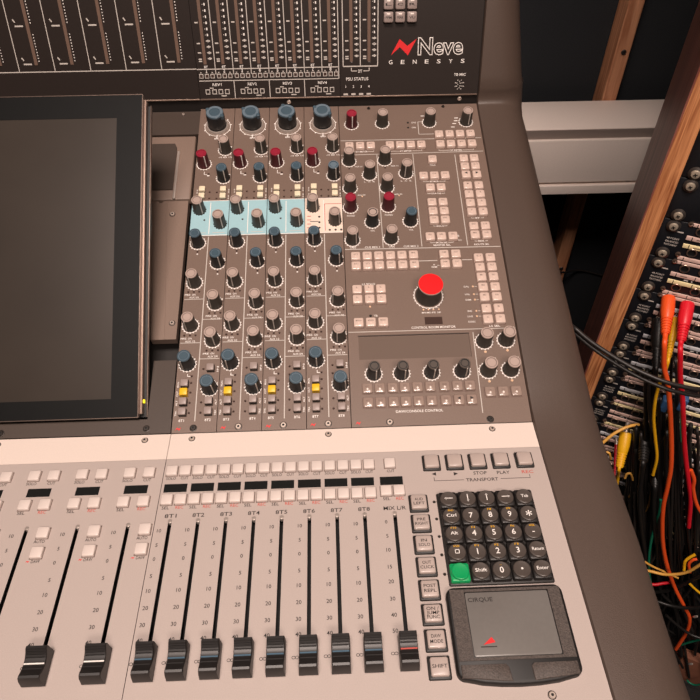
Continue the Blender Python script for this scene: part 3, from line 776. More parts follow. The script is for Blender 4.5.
def fbtn(parent, x, y, s=8.4):
    def f():
        m = MB(); m.box(-s/2*mm-.0005,s/2*mm+.0005,-s/2*mm-.0005,s/2*mm+.0005,-.0004,.00025,'fbtnr'); m.box(-s/2*mm,s/2*mm,-s/2*mm,s/2*mm,0,.0026,'fbtn',0.0006); return m.mesh('push_button')
    return link('push_button', cached(('fb',s), f), parent, (x*mm,y*mm,0))
def slot_end(m, x):
    m.lathe([(.0019,-.0030),(.0019,.0001),(.0012,.0003)], 'silver', 12, (x,-.0815,0))
def infinity(lg, x, y):
    for dx in (-.0011,.0011):
        N = 10
        for i in range(N):
            a, b = 2*math.pi*i/N, 2*math.pi*(i+1)/N
            lg.line(x+dx+.0011*math.cos(a), y+.0009*math.sin(a), x+dx+.0011*math.cos(b), y+.0009*math.sin(b), .00035, 'ink')
YF0, YF1 = -.262, -.0004
SC = ((-88,'10'),(-99.3,'5'),(-110,'0'),(-122.6,'5'),(-133.2,'10'),(-145,'20'),(-156.3,'30'),(-166.3,'40'))
SLW = .00135
# left panel, wide channels
XL0, XL1 = -.4535, -.01145
lf = root('fader_panel', 'pale metal fader panel of wide channels below the screen', 'fader panel', F0 @ T((XL0,0,0)))
chs = [-30.3-36.75*i for i in range(11)]
holes = []
for c in chs: holes += [(c*mm-SLW-XL0, c*mm+SLW-XL0, -.190, -.0820), ((c-8.9)*mm-XL0,(c+8.9)*mm-XL0,-.0558,-.0484)]
part('panel', plate(0, XL1-XL0, YF0, -.0253, -.003, 0, holes, 'fader', 'slot'), lf)
part('top_strip', MB().box(0, XL1-XL0, -.0251, YF1, -.003, .0001, 'cream'), lf, label='paler strip along the top edge')
part('underlay', MB().box(0.001, XL1-XL0-.001, YF0+.002, -.027, -.014, -.010, 'slot'), lf)
lg = MB()
for i, c in enumerate(chs):
    x = c-XL0*1000
    part('slot_end', MB().lathe([(.0016,-.003),(.0016,.0002),(.0009,.0004)],'silver',12,(x*mm,-.0822,0)), lf)
    part('channel_display', MB().box((x-8.9)*mm,(x+8.9)*mm,-.0558,-.0484,-.004,-.0006,'lcd'), lf)
    for (dx,y) in ((-7.1,-37.4),(7.9,-37.6),(-7.1,-63.2),(7.9,-63.2),(13.2,-86.8),(13.2,-102.3)): fbtn(lf, x+dx, y)
    for (t,dx,y,k,w) in (('SOLO',-8,-43.9,'ink',6.6),('CUT',7.2,-43.9,'ink',5),('SEL',-8.3,-69.4,'ink',4.8),('REC',7.2,-69.2,'inkred',5),('AUTO',12,-93.1,'ink',6.6),('DAW',13.6,-108.4,'ink',5.2)):
        lg.text(t,(x+dx)*mm,y*mm,.0020,k,w=w*mm*1.08)
    logo(lg,(x+6.6)*mm,-.1093,.0017,'redp')
    for (y,t) in SC: lg.text(t,(x-9.4)*mm,y*mm,.0027,'ink')
    infinity(lg,(x-9.4)*mm,-.1808)
    fader(lf, x*mm, -.1812, .0132, 'white', 'black fader knob with white line')
lg_ = part('printed_legend', lg, lf)
for x in (-31.6,-150,-270): screw(lf, x-XL0*1000, -5.8, 'screw', 2.0)

# right panel: eight close faders, mix fader, transport, keypad, touchpad
rf = root('fader_panel', 'pale metal fader panel with eight close-set faders, transport keys and keypad', 'fader panel', F0 @ T((-.0110,0,0)))
oR = -11.0
chs = [20.51*i for i in range(8)]
MIX = 165.9
holes = [((c)*mm-SLW-oR*mm, c*mm+SLW-oR*mm, -.190, -.0800) for c in chs+[MIX]] + [((c-9.0-oR)*mm,(c+8.7-oR)*mm,-.0558,-.0484) for c in chs+[MIX]]
XR1 = .2876
part('panel', plate(0, XR1-oR*mm, YF0, -.0253, -.003, 0, holes, 'fader', 'slot'), rf)
part('top_strip', MB().box(0, XR1-oR*mm, -.0251, YF1, -.003, .0001, 'cream'), rf, label='paler strip along the top edge')
part('underlay', MB().box(0.001, XR1-oR*mm-.001, YF0+.002, -.027, -.014, -.010, 'slot'), rf)
lg = MB()
for i, c in enumerate(chs+[MIX]):
    x = c-oR; mixc = i == 8
    part('slot_end', MB().lathe([(.0017,-.003),(.0017,.0002),(.0009,.0004)],'silver',12,(x*mm,-.0805,0)), rf)
    part('channel_display', MB().box((x-9.0)*mm,(x+8.7)*mm,-.0558,-.0484,-.004,-.0006,'lcd'), rf)
    for (dx,y) in (((-4.7,-37),(5.6,-37),(-4.9,-62.8),(5.4,-62.8)) if not mixc else ((-.3,-36.6),(-5.0,-61.6),(4.9,-61.6))): fbtn(rf, x+dx, y)
    if mixc: T4 = (('CUT',0,-43.2,'ink',5),('SEL',-5,-68,'ink',4.6),('REC',5,-68,'inkred',5))
    else: T4 = (('SOLO',-4.8,-43.3,'ink',6.4),('CUT',5.6,-43.3,'ink',5),('SEL',-5.2,-69.2,'ink',4.6),('REC',5.2,-69,'inkred',5))
    for (t,dx,y,k,w) in T4: lg.text(t,(x+dx)*mm,y*mm,.0020,k,w=w*mm*1.08)
    lg.text('MIX L/R' if mixc else '8T%d'%(i+1), (x-(.3 if not mixc else -.4))*mm, -.0761, .0031, 'ink', w=.0168 if mixc else .0088)
    S = SC if not mixc else ((-87.4,'0'),(-98.7,'5'),(-109.6,'10'),(-122.3,'15'),(-133,'20'),(-145.1,'30'),(-156.1,'40'),(-166.5,'50'))
    for (y,t) in S: lg.text(t,(x-6.9)*mm,y*mm,.0027,'ink')
    infinity(lg,(x-8.6)*mm,-.1808)
    fader(rf, x*mm, -.1812, .0111, 'inkred' if mixc else 'blue', 'black fader knob with red line' if mixc else 'black fader knob with blue line')
# transport keys
def tkey(x, y, lines, s=14.0, kt='tbtn'):
    o = part('key_frame', MB().box(-s/2*mm,s/2*mm,-s/2*mm,s/2*mm,-.0002,.0020,'btnblk',0.0006), rf, ((x-oR)*mm,y*mm,0))
    m = MB(); q = (s/2-1.5)*mm; m.box(-q,q,-q,q,.0018,.0046,kt,0.0008)
    for i, t in enumerate(lines): m.text(t,0,(1.7-3.4*i)*mm if len(lines) == 2 else ((2.8-2.8*i)*mm if len(lines) == 3 else 0),.0018,'ink',.00472,w=min(.0088,.0019*len(t)))
    part('key_cap', m, o)
for x in (198.4,216.6,234.9,253.2,272.0): tkey(x, -37.9, ())
for i, l in enumerate((('AUD','LEFT'),('PRE','RIGHT'),('IN','SOLO'),('OUT','CLICK'),('POST','REPL'),('ON /','JUMP','FUNC'),('DAW','MODE'),('SHIFT',))): tkey(184.4, -73.7-16.75*i, l, 14.4)
def TR(t,x,y,h=.0026,w=None,k='ink'): lg.text(t,(x-oR)*mm,y*mm,h,k,w=w*mm if w else None)
def LR(a,b,c,d,w=.0004,k='ink'): lg.line((a-oR)*mm,b*mm,(c-oR)*mm,d*mm,w,k)
lg.poly([((201.0-oR)*mm,-.0459),((197.6-oR)*mm,-.0475),((201.0-oR)*mm,-.0491)],'ink'); lg.poly([((214.8-oR)*mm,-.0463),((214.8-oR)*mm,-.0495),((218.2-oR)*mm,-.0479)],'ink')
TR('STOP',235.4,-47.9,.0028,10.5); TR('PLAY',253.6,-48.1,.0028,10); TR('REC',272.6,-48.2,.0028,9,'inkred'); TR('TRANSPORT',236,-53.9,.0028,25)
LR(199,-50.6,199,-53.7); LR(199,-53.7,222,-53.7); LR(250.5,-53.7,273.5,-53.7); LR(273.5,-50.6,273.5,-53.7)
for y in (-72.2,-86.6,-100.8,-115,-129.4): led(rf, 196.4-oR, y, 'screwd', .9); LR(198,y,200,y)
part('printed_legend', lg, rf)
for (x,y) in ((6.5,-5.7),(117.8,-5.7),(252.9,-5.7),(251.3,-209.2)): screw(rf, x-oR, y, 'screw', 2.0)
# keypad
kd = part('keypad', MB().box(-.0080,.0648,-.0648,.0080,-.0004,.0016,'btnblk',0.0008), rf, ((206.4-oR)*mm,-.0737,0))
def key_mesh(main, top, green=False):
    m = MB(); kk = 'keyg' if green else 'key'; s = .00665
    # sides
    N = 5; 
    vs = []; fs = []
    m.box(-s,s,-s,s,.0014,.0052,'keyg' if green else 'cap',0.0009)
    m.lathe([(.0062,.0050),(.0060,.0066),(.0054,.0070),(.0042,.0068),(.0022,.0066),(.0002,.00655)], kk, 28)
    z = .00725
    if main == 'LEFT': m.line(-.003,.0,.003,0,.0006,'white',z); m.poly([(-.0035,0),(-.0018,-.001),(-.0018,.001)],'white',z)
    elif main == 'RIGHT': m.line(-.003,.0,.003,0,.0006,'white',z); m.poly([(.0035,0),(.0018,.001),(.0018,-.001)],'white',z)
    elif main == 'DOWN': m.line(0,.003,0,-.0028,.0006,'white',z); m.poly([(0,-.0034),(.001,-.0018),(-.001,-.0018)],'white',z)
    elif main == 'UP': m.line(0,.003,0,-.0028,.0006,'white',z); m.poly([(0,.0034),(-.001,.0018),(.001,.0018)],'white',z)
    elif main == 'DOT': m.poly([(.0008*math.cos(q*math.pi/5), .0008*math.sin(q*math.pi/5)) for q in range(10)],'white',z)
    elif main == '*': m.text('*',0,-.0022,.0075,'white',z)
    elif main == 'CMD':
        m.quad(-.0013,.0013,.0011,.0016,'white',z); m.quad(-.0013,.0013,-.0016,-.0011,'white',z); m.quad(-.0016,-.0011,-.0013,.0013,'white',z); m.quad(.0011,.0016,-.0013,.0013,'white',z)
        for a in (-1,1):
            for b in (-1,1): m.ticks(a*.0021,b*.0021,.0007,'white',n=0,w=.0001,l=.0001,a0=0,a1=360)
    elif main: m.text(main,0,-.0004 if len(main) < 2 else 0,.0042 if len(main) < 2 else .0020,'white',z,w=None if len(main) < 2 else min(.0074,.0016*len(main)))
    if top: m.text(top,0,.0040,.0014,'cyel',.0072,w=.0012*len(top)+.0004)
    return m
KEYS = [[('LEFT',''),('DOWN',''),('UP',''),('RIGHT',''),('Tab','')],[('Ctrl','END'),('7',''),('8','F8'),('9','F9'),('*','')],[('Alt','F10'),('4','F4'),('5','F5'),('6','F6'),('-','DEL')],
        [('CMD','INS'),('1','F1'),('2','F2'),('3','F3'),('Return','')],[('',''),('Shift',''),('0','_'),('DOT',''),('Enter','')]]
for r_i, row in enumerate(KEYS):
    for c_i, (a, b) in enumerate(row):
        g_ = r_i == 4 and c_i == 0
        part('key', key_mesh(a, b, g_), kd, (c_i*.0142, -r_i*.0142, 0), label='green key' if g_ else None)
# touchpad
def rounded(x0,x1,y0,y1,r,bow=0.0,n=6):
    P = []
    for (cx,cy,a) in ((x1-r,y1-r,0),(x0+r,y1-r,90),(x0+r,y0+r,180),(x1-r,y0+r,270)):
        for i in range(n+1):
            t = math.radians(a+90*i/n); P.append((cx+r*math.cos(t), cy+r*math.sin(t)))
        if a == 180:
            for q in (.2,.35,.5,.65,.8): P.append((x0+(x1-x0)*q, y0-bow*math.sin(math.pi*q)))
    return P
def pillow(pts, z0, z1, b, k, X=None):
    cx = sum(p[0] for p in pts)/len(pts); cy = sum(p[1] for p in pts)/len(pts); n = len(pts)
    def ins(d): return [(p[0]-(p[0]-cx)/max(1e-6,math.hypot(p[0]-cx,p[1]-cy))*d, p[1]-(p[1]-cy)/max(1e-6,math.hypot(p[0]-cx,p[1]-cy))*d) for p in pts]
    rings = [(pts,z0),(pts,z1-b),(ins(b*.4),z1-b*.3),(ins(b),z1)]
    vs = [(x,y,z) for (q,z) in rings for (x,y) in q]; fs = [tuple(range(n-1,-1,-1)), tuple(3*n+j for j in range(n))]
    for i in range(3): fs += [(i*n+j, i*n+(j+1)%n, (i+1)*n+(j+1)%n, (i+1)*n+j) for j in range(n)]
    return MB().add(vs, fs, k, X)
px0, px1, py0, py1 = (194.6-oR)*mm, (273.0-oR)*mm, -.2000, -.1412
tp = part('touchpad', pillow(rounded(px0,px1,py0,py1,.0055,.0038), 0, .0056, .0016, 'black'), rf, label='black rounded touchpad with two buttons')
m = plate(px0+.0022, px1-.0022, -.1893, py1-.0022, .0050, .0062, [((206.4-oR)*mm,(262.9-oR)*mm,-.1875,-.1452)], 'padb'); part('textured_bezel', m, tp)
part('touch_surface', pillow(rounded((206.9-oR)*mm,(262.4-oR)*mm,-.1870,-.1457,.0012), .0048, .0060, .0003, 'pads'), tp, label='grey glossy touch surface')
m = MB().text('CIRQUE',(216.5-oR)*mm,-.1507,.0028,'ink',.0062,w=.0165); m.add([((213.5-oR)*mm,-.1800,.0062),((221.5-oR)*mm,-.1785,.0062),((219.5-oR)*mm,-.1752,.0062)],[(0,1,2)],'redp'); m.line((211.8-oR)*mm,-.1812,(222-oR)*mm,-.1812,.0006,'ink',.0062)
part('printed_legend', m, tp)
part('touchpad_button', pillow([((197.2-oR)*mm,-.1990),((214-oR)*mm,-.2008),((228.2-oR)*mm,-.2020),((227.2-oR)*mm,-.1935),((225.5-oR)*mm,-.1916),((197.4-oR)*mm,-.1916)][::1], .0046, .0064, .0006, 'padb'), tp)
part('touchpad_button', pillow([((241.6-oR)*mm,-.2020),((255-oR)*mm,-.2008),((270.6-oR)*mm,-.1990),((270.4-oR)*mm,-.1916),((243.0-oR)*mm,-.1916),((241.2-oR)*mm,-.1935)], .0046, .0064, .0006, 'padb'), tp)

# ------------------------------------------------------------------ touch screen monitor
mf = F1 @ T((-.03843,.01336,.006)); mo_loc = mf.to_translation()
MF = T(mo_loc) @ Matrix.Rotation(math.radians(35.5),4,'X')
mo = root('touch_screen_monitor', 'large flat black screen tilted over the left of the console', 'monitor', MF)
part('bezel', plate(-.40, 0, 0, .2843, -.0035, 0, [(-.378,-.0220,.0155,.2630)], 'bez'), mo)
part('screen', MB().box(-.379,-.0212,.0148,.2637,-.0030,-.0003,'screen'), mo)
m = MB()
def rim(m, x0,x1,y0,y1,z0,z1,w,k):
    m.box(x0-w,x0,y0-w,y1+w,z0,z1,k); m.box(x1,x1+w,y0-w,y1+w,z0,z1,k); m.box(x0,x1,y0-w,y0,z0,z1,k); m.box(x0,x1,y1,y1+w,z0,z1,k)
rim(m,-.40,0,0,.2843,-.0042,.0003,.0006,'rim'); part('rim', m, mo, label='thin pinkish metal rim')
part('housing', MB().box(-.398,.0022,.003,.2820,-.0105,-.0046,'edge'), mo)
m = MB(); m.box(-.404,.0050,.0004,.2790,-.0130,-.0108,'black'); m.box(.0046,.0056,.0004,.2790,-.0130,-.0092,'rim',0.0002); part('rear_tray', m, mo)
part('power_light', MB().box(.0006,.0030,.0120,.0150,-.0110,-.0080,'ledy',0.0003), mo, label='glowing yellow light')
part('stand', MB().box(-.30,-.12,.19,.27,-.064,-.0125,'black'), mo)

# ------------------------------------------------------------------ rack with patch bays
AR = math.radians(25.5)
hx = Vector((math.cos(AR), -math.sin(AR), 0)); outv = Vector((-math.sin(AR), -math.cos(AR), 0)); uz = Vector((0,0,1))
PR = Vector((.45665,.18569,.11151+ZC))
RK = Matrix(((hx.x, uz.x, outv.x, PR.x),(hx.y, uz.y, outv.y, PR.y),(hx.z, uz.z, outv.z, PR.z),(0,0,0,1)))
# RK local axes: x along the face, y up, z out of the face
def pix(px, py): return (fw + R2*((px-350)/FPX) - U2*((py-350)/FPX))
def rk(px, py, out):
    d = pix(px, py); n = outv; t = ((PR+n*out-CP).dot(n))/d.dot(n); return CP+d*t
UH = .04445
rc = root('rack_cabinet', 'tall wooden equipment rack with orange plywood front edge and dark sides', 'rack', RK)
zb = -PR.z; zt_ = .75
part('side_panel', MB().box(-.0300,-.0285,zb,zt_,-.330,.012,'veneer'), rc, label='dark veneered side')
part('side_core', MB().box(-.0285,-.0122,zb,zt_,-.330,.0125,'ply'), rc, label='orange plywood edge')
part('side_panel', MB().box(.4925,.5115,zb,zt_,-.330,.012,'veneer'), rc)
part('back_panel', MB().box(-.0095,.4925,zb,zt_,-.330,-.320,'rackblk'), rc)
part('rack_rail', MB().box(-.0095,.012,zb+.05,zt_-.01,-.03,-.004,'rackblk'), rc)
part('rack_rail', MB().box(.471,.4925,zb+.05,zt_-.01,-.03,-.004,'rackblk'), rc)
part('base_board', MB().box(-.0095,.4925,zb,zb+.05,-.320,.0,'veneer'), rc)

def pscrew():
    def f():
        m = MB(); m.lathe([(.0042,0),(.0044,.0018),(.0036,.0032),(.0018,.0036)], 'pscrew', 18)
        for a in (0, math.pi/2): m.box(-.0018,.0018,-.00045,.00045,.0030,.00385,'slot',X=Matrix.Rotation(a+.4,4,'Z'))
        return m.mesh('screw')
    return cached('pscrew', f)
def washer(): return cached('washer', lambda: MB().lathe([(.0066,0),(.0064,.0012),(.0046,.0022),(.0042,.0010)], 'wash', 20).mesh('washer'))
def jackm():
    def f():
        m = MB(); m.lathe([(.0048,0),(.0048,.0014),(.0044,.0019),(.0037,.0019),(.0035,.0003)], 'brass', 18, ks=['brass','brass','brass','slot']); return m.mesh('jack_socket')
    return cached('jackm', f)
unit_desc = ['directly below the blank panel','just above the orange and red plugs','holding the orange and red plugs','with its left end under the plug cables','crossed by the drooping black cable pair','just under the black cable pair','level with the blue plugs','behind the yellow plug','behind the upper cable tangle','behind the middle of the cable tangle','behind the lower cable tangle','lowest, behind the thick black cables']
def patch_bay(k):
    r = root('patch_bay', 'black patch bay with rows of jack sockets, '+unit_desc[k-1], 'patch bay', RK @ T((-.0115,-(k+.5)*UH,0)), 'patch bays stacked in the rack')
    def u(fr): return (.5-fr)*UH
    W = .485
    part('faceplate', MB().box(0,W,-UH/2+.0004,UH/2-.0004,-.004,0,'rackblk',0.0005), r)
    part('chassis', MB().box(.024,W-.024,-UH/2+.003,UH/2-.003,-.11,-.004,'rackblk'), r)
    for sx in (.0115, W-.0115):
        for fr in (.14,.86):
            s_ = link('screw', pscrew(), r, (sx,u(fr),.0006)); link('washer', washer(), s_)
    off = .0115
    cols = [('lgrey','lcream','lpink'),('lgrey','lcream','lpink'),('lpink','lpink','lcream'),('lgrey','lpink','lpink'),('lgrey','lpink','lpink')][k % 5] if k > 2 else ('lpink','lcream','lpink')
    for i, (fr, kk, hh) in enumerate(((.36,cols[0],.0046),(.57,cols[1],.0046),(.90,cols[2],.0040),(.02,cols[2],.0036))):
        m = MB(); x0 = .0262
        m.box(x0,W-.026,u(fr)-hh/2,u(fr)+hh/2,0,.0012,kk,0.0003)
        rr = random.Random(k*7+i)
        for j in range(25):
            x = x0+.0055+j*.0183
            if x < W-.03:
                m.quad(x-.0004,x+.0004,u(fr)-hh/2,u(fr)+hh/2,'rackblk',.0013)
                if rr.random() < .45: m.quad(x+.004,x+.004+rr.uniform(.003,.008),u(fr)-.0005,u(fr)+.0005,'litd',.0013)
        if k < 10 or fr in (.02,.36): part('label_strip', m, r)
    for fr in (.15,.70):
        for i in range(24): link('jack_socket', jackm(), r, (off+.0252+i*.0183, u(fr), 0))
    lg = MB()
    lg.quad(.0105,.0155,u(.27)-.0005,u(.27)+.0005,'pale',.0002); lg.quad(.0165,.0225,u(.27)-.0007,u(.27)+.0007,'pale',.0002)
    for i, t in enumerate(('48 POINT','BALANCED','PATCHBAY')): lg.text(t,.0155,u(.46+.085*i),.0021,'pale',.0002,w=.0118)
    for j in range(12):
        x = off+.0252+j*.0366+.009
        lg.quad(x-.005,x-.001,u(.465)-.0006,u(.465)+.0006,'white',.0002); lg.quad(x+.002,x+.003,u(.465)-.0008,u(.465)+.0008,'white',.0002)
    part('printed_legend', lg, r)
    for fr in (.02,.82): 
        link('trim_ring', cached('tr', lambda: MB().lathe([(.0026,0),(.0026,.0012),(.0016,.0016),(.0012,.0004)],'brass',12).mesh('trim_ring')), r, (off+.0140,u(fr),0))
    return r
for k in range(1,13): patch_bay(k)
def blank(k0, n, label):
    r = root('blank_panel', label, 'blank rack panel', RK @ T((-.0115,-(k0+n/2)*UH,0)), 'blank rack panels')
    H = n*UH/2; W = .485
    part('faceplate', MB().box(0,W,-H+.0004,H-.0004,-.003,0,'rackblk',0.0005), r)
    for sx in (.0115, W-.0115):
        for y in (H-.0063,-H+.0063): s_ = link('screw', pscrew(), r, (sx,y,.0006)); link('washer', washer(), s_)
blank(0,1,'plain black one-unit rack panel right above the patch bays')
blank(-6,6,'tall plain black rack panel at the top of the rack')
blank(13,6,'tall plain black rack panel at the bottom of the rack')

# ------------------------------------------------------------------ cables and plugs
def cr(pts, n=8):
    P = [Vector(p) for p in pts]; P = [P[0]*2-P[1]]+P+[P[-1]*2-P[-2]]; out = []
    for i in range(1,len(P)-2):
        for j in range(n):
            t = j/n; a,b,c,d = P[i-1:i+3]
            out.append(.5*((2*b)+(c-a)*t+(2*a-5*b+4*c-d)*t*t+(3*b-a-3*c+d)*t**3))
    out.append(P[-2]); return out
def path(pp, o0, o1=None):
    n = len(pp); o1 = o0 if o1 is None else o1
    return [rk(x, y, (o0+(o1-o0)*i/max(1,n-1))*mm) for i, (x,y) in enumerate(pp)]
def obj_at(name, mbs, label, cat, base, group=None):
    """several parts given in world space under an empty at the thing's base"""
    r = root(name, label, cat, T(base), group); 
    for (nm, mb, lb) in mbs:
        mb.v = [(x-base[0], y-base[1], z-base[2]) for x,y,z in mb.v]; part(nm, mb, r, label=lb)
    return r
def plug_geo(p0, d, L, r, k):
    """moulded plug body and ribbed boot along d"""
    d = Vector(d).normalized(); q = Vector((0,0,1)).rotation_difference(d).to_matrix().to_4x4(); X = T(p0) @ q
    body = MB().lathe([(r*.55,0),(r*.93,.0006),(r,.003),(r,L*.38),(r*.92,L*.52),(r*.80,L*.60)], k, 22, X=X)
    boot = MB(); pr = [(r*.74,L*.58)]
    for i in range(6):
        z = L*(.60+.068*i); rr = r*(.86-.035*i); pr += [(rr,z),(rr,z+L*.030),(rr*.82,z+L*.034),(rr*.82,z+L*.064)]
    boot.lathe(pr, k, 18, X=X)
    tip = MB().lathe([(.0022,-.012),(.0022,.0005)], 'silver', 12, X=X)
    return body, boot, tip, X @ Vector((0,0,L))
def plugged(px, py, out0, end_px, end_out, L, r, k, cab, label, cr_=.0017, ck=None):
    p0 = rk(px, py, out0*mm); p1 = rk(end_px[0], end_px[1], end_out*mm)
    body, boot, tip, e = plug_geo(p0, p1-p0, (p1-p0).length if L is None else L, r, k)
    dd = (p1-p0).normalized()
    pts = [e-dd*.004, e+dd*.004]+cab
    t = MB().tube(cr(pts), cr_, ck or k)
    return obj_at('patch_cable', [('plug_body',body,None),('strain_relief',boot,None),('plug_tip',tip,'metal plug tip'),('cable',t,None)], label, 'patch cable', tuple(p0), 'patch cables plugged into the bays')
plugged(668.6,297,0,(665.4,334),40,None,.0069,'orange', path([(664.5,345),(664,366),(667,380),(669,396),(670.5,418),(671.4,443),(671,467),(667.8,486),(663.5,506),(662.3,528),(663.5,548),(667.8,568),(675,588),(684,606),(689.5,618),(687,631),(676,649)],52,44), 'orange patch cable with ribbed plug hanging down the left of the bays', .0027)
plugged(687.6,303,0,(681.2,341),40,None,.0070,'cred', path([(680.3,352),(680.4,377),(682.4,396),(683.4,418),(684.2,440),(686.4,464),(689,484),(690.6,502),(688.8,527)],52,36), 'red patch cable with a fat ribbed plug right of the orange one', .0027)
plugged(675.5,318,0,(668.6,358),42,None,.0042,'cyel', path([(665.5,370),(659,386),(655,402),(653.7,420),(655.5,440),(656.8,458),(653,475)],45,40), 'yellow patch cable with slim plug between the orange and red ones', .0019)
plugged(626,432,20,(619.5,467),52,None,.0072,'cyel', path([(618,476),(616.5,486),(612,500)],44,40), 'yellow patch cable with stubby plug near the console arm', .0021)
plugged(658.0,318,0,(656,368),36,None,.0062,'cblack', path([(655,385),(653,410),(652,440),(655,480),(650,530),(655,570)],34,24), 'black patch cable with thick plug left of the orange one', .0026)
plugged(646,424,0,(643,462),48,None,.0085,'cblack', path([(641,480),(640,510),(644,545),(650,580)],44,30), 'black patch cable with a fat plug right of the stubby yellow one', .0032)
plugged(656,452,4,(655,486),40,None,.0070,'cblack', path([(654,505),(656,540),(665,580)],40,30), 'black patch cable with a plug under the slim yellow cable', .0030)
plugged(616.3,444,5,(614.6,474),34,None,.0022,'cred', path([(615,484),(613,498)],38,38), 'thin red patch cable beside the stubby yellow plug', .0013)
def cable(pp, o0, o1, r, k, label, group=None, cat='cable', name='cable'):
    m = MB().tube(cr(path(pp,o0,o1)), r*mm, k); return solo(name, m, label, cat, group)
cable([(602.6,443),(612,435),(621.4,429.5),(630,426),(639,424.5)],46,20,1.9,'cpale','pale yellow cable end curving out above the stubby plug')
cable([(661,500),(659,512),(652.9,533),(649.5,552),(649,570),(652,590)],36,36,1.8,'cgreen','dark green cable hanging left of the orange one')
cable([(640,571),(649,571),(665.5,574.5),(684.3,573),(698,566),(712,556)],62,66,2.0,'cpale','pale yellow cable crossing in front of the orange one')
cable([(645,562),(653.7,567),(665,572),(678,578)],54,40,1.5,'cpale','short pale yellow cable crossing under the longer one')
cable([(640,583),(654,584.5),(662,583.5),(672,582)],52,40,2.2,'cred','short red cable end poking out below the pale yellow one')
cable([(684,570),(685,562),(689,558),(695,554.5)],50,40,2.0,'cyel','small yellow cable loop at the right')
cable([(690,572),(689,564),(693,560),(697,559)],44,40,2.0,'orange','small orange cable loop inside the yellow one')
cable([(691,470),(694.3,480),(693.3,489),(697,505),(706,520)],40,40,2.2,'orange','orange cable bending off the right edge')
cable([(690,584),(694,588),(700,593),(708,598)],46,46,1.7,'cyel','small yellow cable at the right edge')
cable([(679,645.5),(684,644),(692,641.5),(704,639)],40,46,1.6,'cgreen','green cable running right from the orange cable end')
cable([(687,680),(690,683),(696,685),(706,683)],34,40,1.5,'cgreen','green cable over the brown board')
cable([(681,410),(680.6,420),(680.8,432),(681,442)],30,30,.7,'cgreen','thin green tracer wire beside the red cable')
cable([(643,506),(634,495),(631,490)][::-1]+[(650,484)],24,24,1.4,'cbrown','short tan cable piece between black cables')if False else None
cable([(629,497),(634,490),(640,484)],24,24,1.5,'cbrown','short tan cable end between the black cables')
cable([(656,478),(657,483),(656,487)],32,32,2.0,'orange','tiny orange cable end among the black cables')
cable([(604,452),(609,453),(611,459)],30,30,1.5,'cpale','tiny pale cable end beside the console arm')
cable([(625,478),(627,474),(631,474),(633,480)],28,28,1.6,'cpale','small pale hooked cable end below the stubby yellow plug')
cable([(645,512),(650,500),(652,470),(654,450)],26,26,1.6,'cbrown','brown cable hanging under the slim yellow cable')
# blue plugs
for (x,y,l) in ((664.5,404,'blue plug left of the orange cable'),(682.5,403,'blue plug behind the red cable')):
    c = rk(x,y,26*mm); m = MB(); m.box(-.0042,.0042,-.0095,.0095,-.005,.005,'cblue',0.0012)
    m2 = MB().tube(cr([(0,-.0092,0),(0,-.02,.001),(.001,-.045,-.002),(.000,-.09,-.006)]), .0020, 'cblack')
    r_ = root('connector_plug', l, 'plug', T(c) @ RK.to_3x3().to_4x4()); part('housing', m, r_, label='blue housing'); part('cable', m2, r_)
# black double cable looping across in front of the rack
A_ = [(572,326),(577,330),(590,341),(610,354.5),(634,368.5),(660,380),(680,386),(702,389.5),(740,388)]
B_ = [(572,331),(577,335),(590,346),(610,360),(634,374.5),(660,386.5),(680,392.5),(702,396),(740,394)]
cable(A_,60,96,2.3,'cblack2','upper of two parallel black cables drooping across the rack','parallel black cables')
cable(B_,60,94,2.1,'cblack2','lower of two parallel black cables drooping across the rack','parallel black cables')
cable([(640,600),(655,601),(672,606),(690,608),(715,606)],48,54,2.6,'cblack','black cable sweeping right below the orange cable bend')
cable([(655,592),(668,590),(684,584),(700,576),(715,570)],36,40,3.0,'cblack','thick black cable rising to the right behind the orange one')
cable([(666,615),(676,624),(690,634),(706,640)],50,54,2.2,'cblack','black cable crossing the lower orange bend')
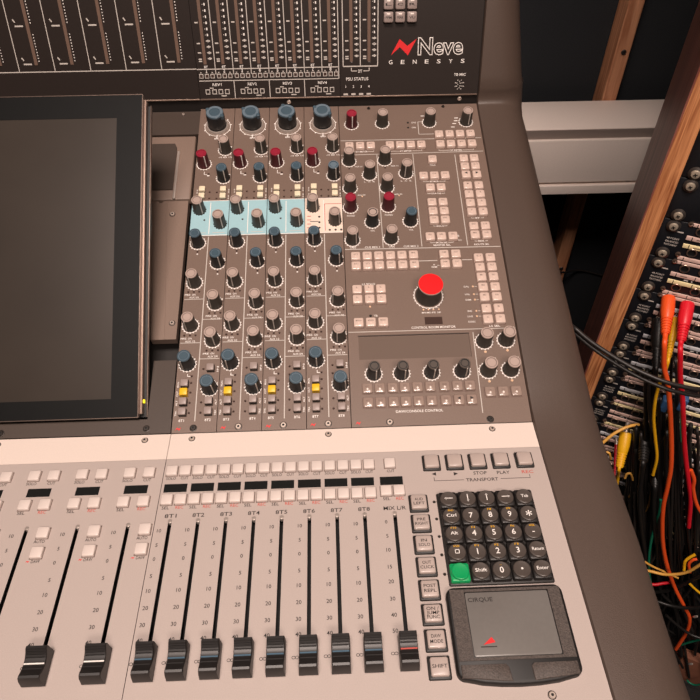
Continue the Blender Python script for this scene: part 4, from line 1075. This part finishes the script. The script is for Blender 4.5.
# tangle of black cables hanging from the bays
rg = random.Random(12)
tops_ = [(628,432),(632,440),(636,428),(641,434),(645,440),(647,372),(650,380),(654,372),(658,398),(661,404),(664,412),(672,352),(675,360),(677,372),(679,392),(674,402),(690,440),(694,450),(697,430),(645,420),(636,450),(668,420),(686,470),(640,460),(660,440),(630,455),(650,455),(677,440),(699,470),(655,430)]
places = ['far left','left','left of middle','middle','right of middle','right','far right']
tops_ += [(rg.uniform(630,702), rg.uniform(425,500)) for _ in range(26)]
for i,(x,y) in enumerate(tops_):
    x2 = x+rg.uniform(-9,9); ye = rg.uniform(560,640); x3 = x+rg.uniform(-14,20)
    o = rg.uniform(12,34)
    pts = [(x,y),(x+rg.uniform(-2,2),y+26),((x+x2)/2+rg.uniform(-3,3),(y+ye)/2),(x2,ye-25),(x3,ye),(x3+rg.uniform(-20,25),ye+rg.uniform(12,50))]
    P = path(pts, o, o+rg.uniform(-6,8)); P = [rk(x,y,1*mm)]+P
    m = MB().tube(cr(P), rg.uniform(1.6,2.7)*mm, 'cblack' if i % 3 else 'cblack2')
    solo('cable', m, 'black cable hanging in the tangle in front of the patch bays', 'cable', 'black cables in the tangle')
# metal plug tips lying in the tangle and a brown board
for (x,y,l) in ((693.5,617,'small bare metal plug tip above the green cable'),(689,664,'small bare metal plug tip on the brown board')):
    c = rk(x,y,46*mm); m = MB().lathe([(.0016,0),(.0018,.001),(.0018,.008),(.0012,.009),(.0017,.0105),(.0008,.0125)],'silver',12,X=T(c) @ Matrix.Rotation(.3,4,'X')); solo('bare_plug_tip', m, l, 'plug tip')
c = rk(692,668,18*mm); m = MB(); m.box(-.025,.06,-.09,.035,-.012,.004,'card',0.001)
solo('brown_board', m, 'brown board leaning behind the green cables at lower right', 'board', X=T(c) @ RK.to_3x3().to_4x4())
# thin cable on the wall and low clutter
m = MB().tube(cr([(.560,YW-.016,ZC-.49),(.60,YW-.053,ZC-.497),(.64,YW-.053,ZC-.508),(.70,YW-.016,ZC-.535),(.78,YW-.016,ZC-.56)]),.0022,'cblack2'); solo('cable', m, 'thin grey cable crossing the fabric panel behind the rack','cable')

# ------------------------------------------------------------------ light
w = D.worlds.new('world'); bpy.context.scene.world = w; w.use_nodes = True
w.node_tree.nodes['Background'].inputs[0].default_value = (*lin((255,226,206)),1); w.node_tree.nodes['Background'].inputs[1].default_value = 0.1
def area(name, loc, to, size, power, col):
    l = D.lights.new(name,'AREA'); l.shape = 'RECTANGLE'; l.size, l.size_y = size; l.energy = power; l.color = lin(col)
    o = D.objects.new(name, l); COL.objects.link(o); o.location = loc
    o.rotation_euler = (Vector(to)-Vector(loc)).to_track_quat('-Z','Y').to_euler(); return o
area('ceiling_lamp', (.05,-.42,2.66), (.10,.1,.8), (.7,.7), 48, (255,235,224))
area('ceiling_lamp_rear', (.5,-1.5,2.66), (.3,.3,.8), (.6,.6), 34, (255,235,222))
sc = bpy.context.scene
sc.view_settings.view_transform = 'Standard'; sc.view_settings.look = 'None'; sc.view_settings.gamma = 1; sc.view_settings.exposure = 0.12
